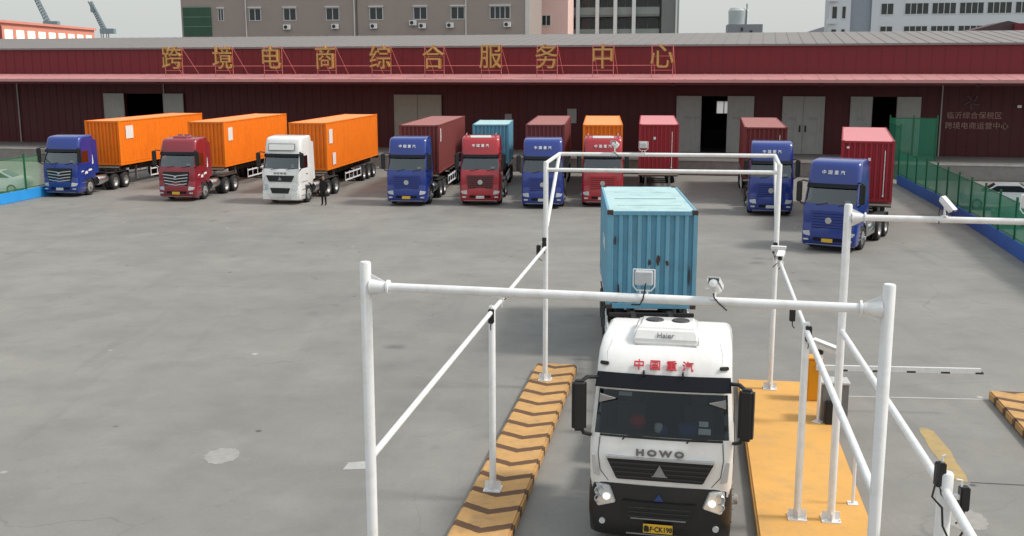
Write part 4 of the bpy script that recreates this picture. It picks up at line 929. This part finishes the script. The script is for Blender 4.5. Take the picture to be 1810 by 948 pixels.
        for s in (-1, 1):
            q = MB(); q.prism([(s * .98, 1.36), (s * 1.09, 1.4), (s * 1.12, 1.75), (s * 1.06, 1.75)], -.0, .03); q.build('air_deflector', white_truck if not near else mat('deflector_grey', (.5, .5, .5), .5), T, .008)
    elif style == 'bars':
        k = MB(); k.prism([(-.82, 1.78), (.82, 1.78), (.74, .92), (-.74, .92)], -.01, .06); gp = k.build('grille', black_plastic, T, .02)
        for j, zz in enumerate((1.02, 1.2, 1.38, 1.56)):
            q = MB(); wv = .7 + .03 * j; q.path([(-wv, -.02, zz + .06), (-.2, -.05, zz), (0, -.06, zz - .04), (.2, -.05, zz), (wv, -.02, zz + .06)], .035, 8); q.build('grille_bar', chrome, gp)
        q = MB(); q.prism([(-.1, 1.5), (.1, 1.5), (0, 1.38)], -.11, -.08); q.build('emblem', chrome, T)
    else:
        k = MB(); k.prism([(-.8, 1.78), (.8, 1.78), (.72, .98), (-.72, .98)], -.02, .06); gp = k.build('grille', grille_m or m, T, .02)
        q = MB()
        for zz in (1.06, 1.18, 1.3, 1.42, 1.54, 1.66): q.bx(-.68, .68, -.028, -.018, zz - .012, zz + .012)
        q.build('grille_slot', smoke_plastic, gp)
        q = MB(); q.prism([(-.12, 1.3), (.12, 1.3), (0, 1.53)], -.05, -.03); q.tube((0, -.04, 1.38), (0, -.029, 1.38), .14, 20); q.build('emblem', chrome, T)
    # bumper
    rb = []
    for z, yf, w_ in ((.24, .08, hw - .08), (.3, .0, hw - .01), (.7, -.06, hw + .01), (1.0, -.03, hw + .01), (1.24, .0, hw)):
        rb.append(cab_ring(z, yf, w_, .95, w_, .2, .1))
    k = MB(); k.loft(rb); k.build('bumper', bumper, T, smooth=50)
    if style == 'howo':
        q = MB(); q.prism([(-.62, .98), (.62, .98), (.5, .66), (-.5, .66)], -.085, -.03); lg = q.build('lower_grille', black_plastic, T, .01)
        s_ = MB()
        for zz in (.72, .8, .88): s_.bx(-.5, .5, -.1, -.084, zz - .01, zz + .01)
        s_.build('grille_bar', dark_plastic, lg)
        if near:
            q = MB(); q.prism([(-.08, 1.0), (.08, 1.0), (0, 1.13)], -.06, -.045); q.build('emblem', mat('emblem_blue', (.03, .06, .2), .4), T)
            q = MB(); q.bx(-.45, .45, -.105, -.09, .675, .695); q.bx(-.52, .52, -.09, -.07, .39, .41); q.build('bumper_trim', steel, T)
        else:
            for s in (-1, 1):
                q = MB(); q.prism([(s * .62, .3), (s * 1.1, .3), (s * 1.1, .78), (s * .95, .72)], -.07, .02); q.build('bumper_corner', white_truck, T, .02)
    else:
        q = MB(); q.bx(-.62, .62, -.075, -.03, .48, .62); q.build('lower_grille', smoke_plastic, T, .01)
        q = MB(); q.bx(-.95, .95, -.02, .05, .3, .33); q.build('bumper_trim', steel, T)
    hz0, hz1 = (.80, 1.24) if style == 'howo' else (.66, .92)
    for s in (-1, 1):
        q = MB()
        if style == 'howo': q.loft([[Vector((s * a_, yy, z_)) for a_, z_, yy in ((.70, hz0 + .12, .0), (1.0, hz0, .1), (1.13, hz0 + .1, .22), (1.16, hz1, .22), (.8, hz1 - .04, .03))], [Vector((s * a_, yy - .07, z_)) for a_, z_, yy in ((.72, hz0 + .13, .0), (1.0, hz0 + .02, .06), (1.11, hz0 + .11, .18), (1.13, hz1 - .02, .2), (.82, hz1 - .05, .02))]])
        else: q.loft([[Vector((s * a_, yy, z_)) for a_, z_, yy in ((.74, hz0, .0), (1.1, hz0 + .02, .14), (1.14, hz1 - .03, .16), (.78, hz1, .02))], [Vector((s * a_, yy - .08, z_)) for a_, z_, yy in ((.76, hz0 + .02, .0), (1.08, hz0 + .04, .12), (1.12, hz1 - .05, .14), (.8, hz1 - .02, .02))]])
        hl = q.build('headlight', lamp_glass, T, .012)
        if near:
            q = MB(); q.lathe([(0, -.09), (.05, -.088), (.06, -.06)], (s * .86, .02, 1.02), 'Y', 14); q.build('lamp_bulb', drl, hl)
            for rr, px_, pz_ in ((.09, .98, 1.08), (.07, 1.0, .94)): q = MB(); q.lathe([(rr, -.05), (rr * .9, -.065), (rr * .5, .0)], (s * px_, .06, pz_), 'Y', 16); q.build('reflector', chrome, hl)
            q = MB(); q.lathe([(0, -.02), (.05, -.02), (.055, .04)], (s * .93, -.0, .55), 'Y', 14); q.build('fog_lamp', lamp_glass, T)
        else:
            q = MB(); q.box((s * .93, -.03, .52), (.22, .05, .08)); q.build('fog_lamp', lamp_glass, T, .01)
    if plate:
        q = MB(); q.bx(-.24, .24, -.115, -.1, .44, .60); pl = q.build('licence_plate', plate, T, .004)
        if near: text('plate_lettering', '鲁F·CK198', .125, black_ink, (0, -.117, .52), pl, extrude=.003, offset=.003, sx=.82)
    # steps, doors, mirrors
    for s in (-1, 1):
        q = MB(); xs_ = s * (hw + .004)
        q.bx(min(xs_, xs_ - s * .03), max(xs_, xs_ - s * .03), .34, 1.36, 1.08, 2.02); d = q.build('door', m, T, .012)
        h_ = MB(); h_.box((s * (hw + .012), 1.2, 1.72), (.02, .2, .06)); h_.build('handle', black_plastic, d, .006)
        h_ = MB(); h_.box((s * (hw + .008), .85, 1.3), (.01, .9, .02)); h_.build('door_groove', smoke_plastic, d)
        q = MB(); q.bx(s * (hw - .12) - .14, s * (hw - .12) + .14, .42, 1.0, .5, .54); q.bx(s * (hw - .12) - .14, s * (hw - .12) + .14, .42, 1.0, .84, .88); q.build('step', steel, T)
        q = MB(); big = 1.0
        q.box((s * (hw + .18), .1, 2.58), (.24, .2, .9), s * -.2); mi = q.build('mirror', black_plastic, T, .05, seg=3)
        for P in ([(s * (hw - .08), .42, 3.0), (s * (hw + .06), .2, 3.06), (s * (hw + .18), .1, 2.98)], [(s * (hw - .0), .22, 2.02), (s * (hw + .1), .12, 2.08), (s * (hw + .18), .1, 2.25)]):
            a_ = MB(); a_.path(P, .035, 8); a_.build('mirror_arm', black_plastic, mi)
        wheel(T, s * 1.03, 1.42, .52, .3, False, s)
        for yy in (4.45, 5.8): wheel(T, s * .93, yy, .52, .27, True, s)
        q = MB(); n = 10
        arch = [(1.42 + .66 * math.cos(math.pi * i / n), .52 + .66 * math.sin(math.pi * i / n)) for i in range(n + 1)]; inn = [(1.42 + .62 * math.cos(math.pi * i / n), .52 + .62 * math.sin(math.pi * i / n)) for i in range(n + 1)][::-1]
        q.prism(arch + inn, min(s * .86, s * (hw - .0)), max(s * .86, s * (hw - .0)), 'YZ'); q.build('wheel_arch', dark_plastic, T)
        q = MB(); q.lathe([(0, 2.55), (.28, 2.56), (.3, 2.6), (.3, 3.65), (.28, 3.69), (0, 3.7)], (s * .88, 0, .78), 'Y', 20); q.build('fuel_tank', chrome if s > 0 else steel, T)
        q = MB(); q.bx(s * .92 - .26, s * .92 + .26, 4.0, 6.3, 1.1, 1.13); q.bx(s * .92 - .26, s * .92 + .26, 6.28, 6.32, .45, 1.12); q.build('mudguard', chassis_black, T, .01)
    k = MB()
    for s in (-1, 1): k.bx(s * .42 - .05, s * .42 + .05, .6, 6.6, .72, 1.02)
    for yy in (2.6, 3.9, 5.1, 6.5): k.bx(-.42, .42, yy, yy + .12, .74, 1.0)
    k.bx(-.9, .9, .9, 2.2, .62, 1.02)
    for yy in (1.42, 4.45, 5.8): k.tube((-.95, yy, .52), (.95, yy, .52), .08, 8)
    k.build('chassis', chassis_black, T, .01)
    k = MB(); k.prism([(-.5, 4.7), (.5, 4.7), (.35, 5.6), (.1, 5.6), (0, 5.3), (-.1, 5.6), (-.35, 5.6)], 1.04, 1.12, 'XY'); k.build('fifth_wheel', chassis_black, T)
    k = MB(); k.tube((.75, 2.42, .8), (.75, 2.42, 2.7), .09, 10); k.bx(-.5, .4, 2.3, 2.55, 1.05, 2.0); k.build('air_intake', chassis_black, T, .02)
    for s in (-1, 1):
        q = MB(); q.quad((s * (hw - .06), 2.2, 1.3), (s * (hw - .12), 2.75, 1.3), (s * (hw - .18), 2.75, 3.3 + lift * .7), (s * (hw - .14), 2.17, 3.4 + lift * .7)); q.build('side_fairing', m, T)
    zl = 3.24 + lift * .62
    if letters: text('lettering', letters, .19, ink, (0, .45 if lift else .44, zl if lift else 3.26), T, rx=R(-18 if lift else -36), extrude=.012, spacing=1.8, offset=.003)
    if ac:
        q = MB(); q.loft([[Vector((sx * w_, yy, z_)) for sx, yy in ((-1, y0_), (1, y0_), (1, y1_), (-1, y1_))] for w_, y0_, y1_, z_ in ((.54, .86, 1.7, 3.46), (.56, .82, 1.72, 3.58), (.52, .93, 1.7, 3.78), (.46, 1.05, 1.6, 3.83))]); a_ = q.build('roof_air_conditioner', white_truck if near else m, T, .05, seg=3)
        if not near: a_.location.z = lift; a_.scale = (.9, 1, .98)
        if near: text('lettering', 'Haier', .13, grey_ink, (0, .855, 3.68), a_, rx=R(-25), extrude=.006)
        q = MB(); q.bx(-.52, .52, .83, .86, 3.47, 3.5); q.build('air_slot', dark_plastic, a_)
        for s in (-1, 1):
            q = MB(); q.lathe([(0, .015), (.14, .015), (.155, .0), (.155, -.03)], (s * .22, 1.36, 3.835 + (lift - .05 if lift else 0)), 'Z', 20); q.build('roof_vent', dark_plastic, T)
    if fairing:
        q = MB(); q.box((0, .38, 3.32), (1.55, .06, .34), 0, 0, R(-14)); bo = q.build('sign_board', white_truck, T, .01)
        q = MB(); q.box((0, .405, 3.32), (1.66, .04, .44), 0, 0, R(-14)); q.build('board_edge', mat('board_edge_grey', (.25, .25, .26), .6), bo, .01)
    if roof_rack:
        for q_ in (-.8, -.5, -.2, .1, .4, .7):
            q = MB(); q.box((q_, .95 + .02 * q_, 3.56 + lift), (.14, .1, .08)); q.build('marker_lamp', lamp_glass, T, .01)
        q = MB(); q.tube((-.95, 1.0, 3.53 + lift), (.95, 1.0, 3.53 + lift), .02, 8); q.build('lamp_rail', chrome, T)
    if near:
        for s in (-1, 1):
            q = MB(); q.path([(s * 1.0, .134, 2.03), (s * 1.02, .072, 1.75), (s * .98, .066, 1.45), (s * .84, .055, 1.27)], .007, 6); q.build('panel_gap', dark_plastic, T)
            q = MB(); q.path([(s * .93, .41 + .05, 3.14), (s * .95, .60 + .055, 3.40), (s * .9, .92 + .05, 3.54)], .006, 6); q.build('panel_gap', MATS['deflector_grey'], T)
        q = MB(); q.path([(x_ / 6 * 1.0, .108 + .06 * (x_ / 6 * 1.0 / 1.17) ** 2, 2.06) for x_ in range(-6, 7)], .022, 8); q.build('cowl', black_plastic, T)
    if decal:
        q = MB()
        for a_, c_, z0_, z1_ in ((.5, .8, 1.5, 1.62), (.9, 1.25, 1.35, 1.55), (1.3, 1.75, 1.5, 1.66), (1.8, 1.95, 1.9, 2.5)): q.prism([(a_, z0_), (c_, z0_ + .05), (c_ - .06, z1_), (a_ + .05, z1_ - .03)], hw + .006, hw + .012, 'YZ')
        q.build('door_decal', sticker, T)
    if skirt:
        q = MB(); q.bx(hw - .14, hw - .06, 2.25, 3.95, .42, 1.12); q.build('side_skirt', cabinet_grey, T, .02)
    if board:
        q = MB(); q.box((0, .74, 3.6 + lift), (1.2, .08, .16), 0, 0, R(-30)); q.build('roof_board', sticker, T, .02)
        for s in (-1, 1): q = MB(); q.prism([(.7, 3.3 + lift), (1.5, 3.63 + lift), (1.4, 3.78 + lift), (.85, 3.7 + lift)], s * .86 - .03, s * .86 + .03, 'YZ'); q.build('roof_fin', m, T, .01)
    if near:
        for s in (-.62, .42):
            q = MB(); q.path([(s, -.01 + .06, 2.03), (s + .05, .05, 2.09), (s + .62 if s < 0 else s + .5, .11, 2.13)], .014, 6); q.build('wiper', black_plastic, T)
    else:
        for s in (-.6, .35): q = MB(); q.path([(s, .07, 2.03), (s + .5, .12, 2.13)], .014, 6); q.build('wiper', black_plastic, T)
    return T
Z4 = '中国重汽'
tractor('leftmost blue truck cab with silver bar grille beside the left fence', -28.0, 66.3, 9, blue_truck, 'bars', .12, plate=plate_white, roof_rack=True, decal=True)
tractor('crimson truck cab with silver bar grille and rounded roof', -20.1, 64.0, 9, crimson_truck, 'bars', .12, ac=True, decal=True)
tractor('white parked truck cab with sign board above the windscreen and black grilles', -13.55, 62.5, 12, white_truck, 'howo', .3, fairing=True, plate=plate_white)
tractor('blue truck cab in front of the brown container with the long reddish side', -6.1, 61.6, 6.5, blue_truck, 'flat', .3, letters=Z4, roof_rack=True)
tractor('red truck cab in front of the pale blue container', -1.85, 61.7, 3, red_truck, 'flat', .34, letters=Z4, grille_m=mat('dull_red_grille', (.13, .03, .035), .5), plate=plate_white, board=True)
tractor('blue truck cab in front of the dull maroon container, partly behind the gantry post', 1.7, 60.3, 4, blue_truck, 'flat', .3, letters=Z4, plate=plate_white)
tractor('red truck cab behind the rear gantry bars in front of the end-on orange container', 5.15, 61.0, 4.7, red_truck, 'flat', .34, letters=Z4, plate=plate_white, board=True)
tractor('blue truck cab behind the right gantry post, in front of the rust red container', 13.85, 57.2, 10.5, blue_truck, 'flat', .3, letters=Z4, plate=plate_white)
tractor('blue truck cab turned aside at the right in front of the red corrugated container', 13.65, 45.9, 31, blue_truck, 'flat', .3, letters=Z4, skirt=True)
tractor('white truck cab with black bumper driving through the gantry lane', 2.40, 16.62, 11.5, white_truck, 'howo', 0, letters=Z4, ink=red_ink, bumper=mat('black_bumper', (.016, .016, .017), .35, var=.3, dirt=.3, dirtcol=(.05, .045, .04)), near=True, ac=True).scale = (1, 1, .96)

# ------------------------------------------------------------------ person by the white parked truck
def person(label, loc, yaw):
    J = {'pelvis': (0, 0, .92), 'waist': (0, 0, 1.08), 'chest': (0, .0, 1.3), 'neck': (0, -.01, 1.45), 'sl': (-.18, 0, 1.38), 'sr': (.18, 0, 1.38), 'el': (-.24, .03, 1.12), 'er': (.23, .04, 1.12), 'hl': (-.22, -.08, .88), 'hr': (.2, -.1, .9),
         'pl': (-.09, 0, .86), 'pr': (.09, 0, .86), 'kl': (-.1, -.02, .48), 'kr': (.1, -.03, .48), 'al': (-.12, .02, .08), 'ar': (.1, .03, .08), 'tl': (-.13, -.13, .04), 'tr': (.11, -.12, .04)}
    rad = {'pelvis': .15, 'waist': .145, 'chest': .16, 'neck': .065, 'sl': .075, 'sr': .075, 'el': .05, 'er': .05, 'hl': .035, 'hr': .035, 'pl': .1, 'pr': .1, 'kl': .07, 'kr': .07, 'al': .05, 'ar': .05, 'tl': .04, 'tr': .04}
    E_ = [('pelvis', 'waist'), ('waist', 'chest'), ('chest', 'neck'), ('chest', 'sl'), ('chest', 'sr'), ('sl', 'el'), ('el', 'hl'), ('sr', 'er'), ('er', 'hr'), ('pelvis', 'pl'), ('pelvis', 'pr'), ('pl', 'kl'), ('kl', 'al'), ('al', 'tl'), ('pr', 'kr'), ('kr', 'ar'), ('ar', 'tr')]
    names = list(J); me = bpy.data.meshes.new('sk'); me.from_pydata([J[n] for n in names], [(names.index(a), names.index(c)) for a, c in E_], [])
    o = bpy.data.objects.new('sk', me); COL.objects.link(o)
    o.modifiers.new('skin', 'SKIN'); sv = me.skin_vertices[0].data
    for i, n in enumerate(names): sv[i].radius = (rad[n] * (1.15 if n in ('pelvis', 'waist', 'chest') else 1), rad[n] * (.8 if n in ('pelvis', 'waist', 'chest') else 1))
    sv[0].use_root = True
    o.modifiers.new('ss', 'SUBSURF').levels = 2
    dg = bpy.context.evaluated_depsgraph_get(); bm_ = bpy.data.meshes.new_from_object(o.evaluated_get(dg)); bpy.data.objects.remove(o)
    T = thing('person', label, 'person', (*loc, 0), yaw)
    k = MB(); k.add([v.co for v in bm_.vertices], [tuple(p.vertices) for p in bm_.polygons])
    k.build('clothed_body', black_cloth, T, smooth=80)
    k = MB(); k.lathe([(0, -.13), (.05, -.12), (.07, -.06), (.078, .0), (.08, .06), (.06, .11), (0, .13)], (0, -.02, 1.58), 'Z', 16); k.box((0, -.105, 1.565), (.025, .04, .04)); k.build('head', skin, T, smooth=60)
    k = MB(); k.lathe([(.083, -.02), (.09, .04), (.075, .11), (.03, .14), (0, .142)], (0, -.0, 1.585), 'Z', 16); k.build('hair', hair, T, smooth=60)
    for s in (-1, 1):
        k = MB(); hx, hy, hz_ = J['hl' if s < 0 else 'hr']; k.box((hx, hy - .01, hz_ - .06), (.035, .08, .09))
        for f in range(4): k.path([(hx, hy - .04 + f * .02, hz_ - .1), (hx - s * .01, hy - .045 + f * .02, hz_ - .15), (hx - s * .025, hy - .045 + f * .02, hz_ - .18 + abs(f - 1.5) * .008)], .008, 5)
        k.path([(hx, hy - .05, hz_ - .05), (hx - s * .02, hy - .08, hz_ - .09), (hx - s * .02, hy - .085, hz_ - .12)], .009, 5)
        k.build('hand', skin, T, .008)
    return T
person('person in black clothes standing beside the white parked truck', (-10.95, 62.1), 15)
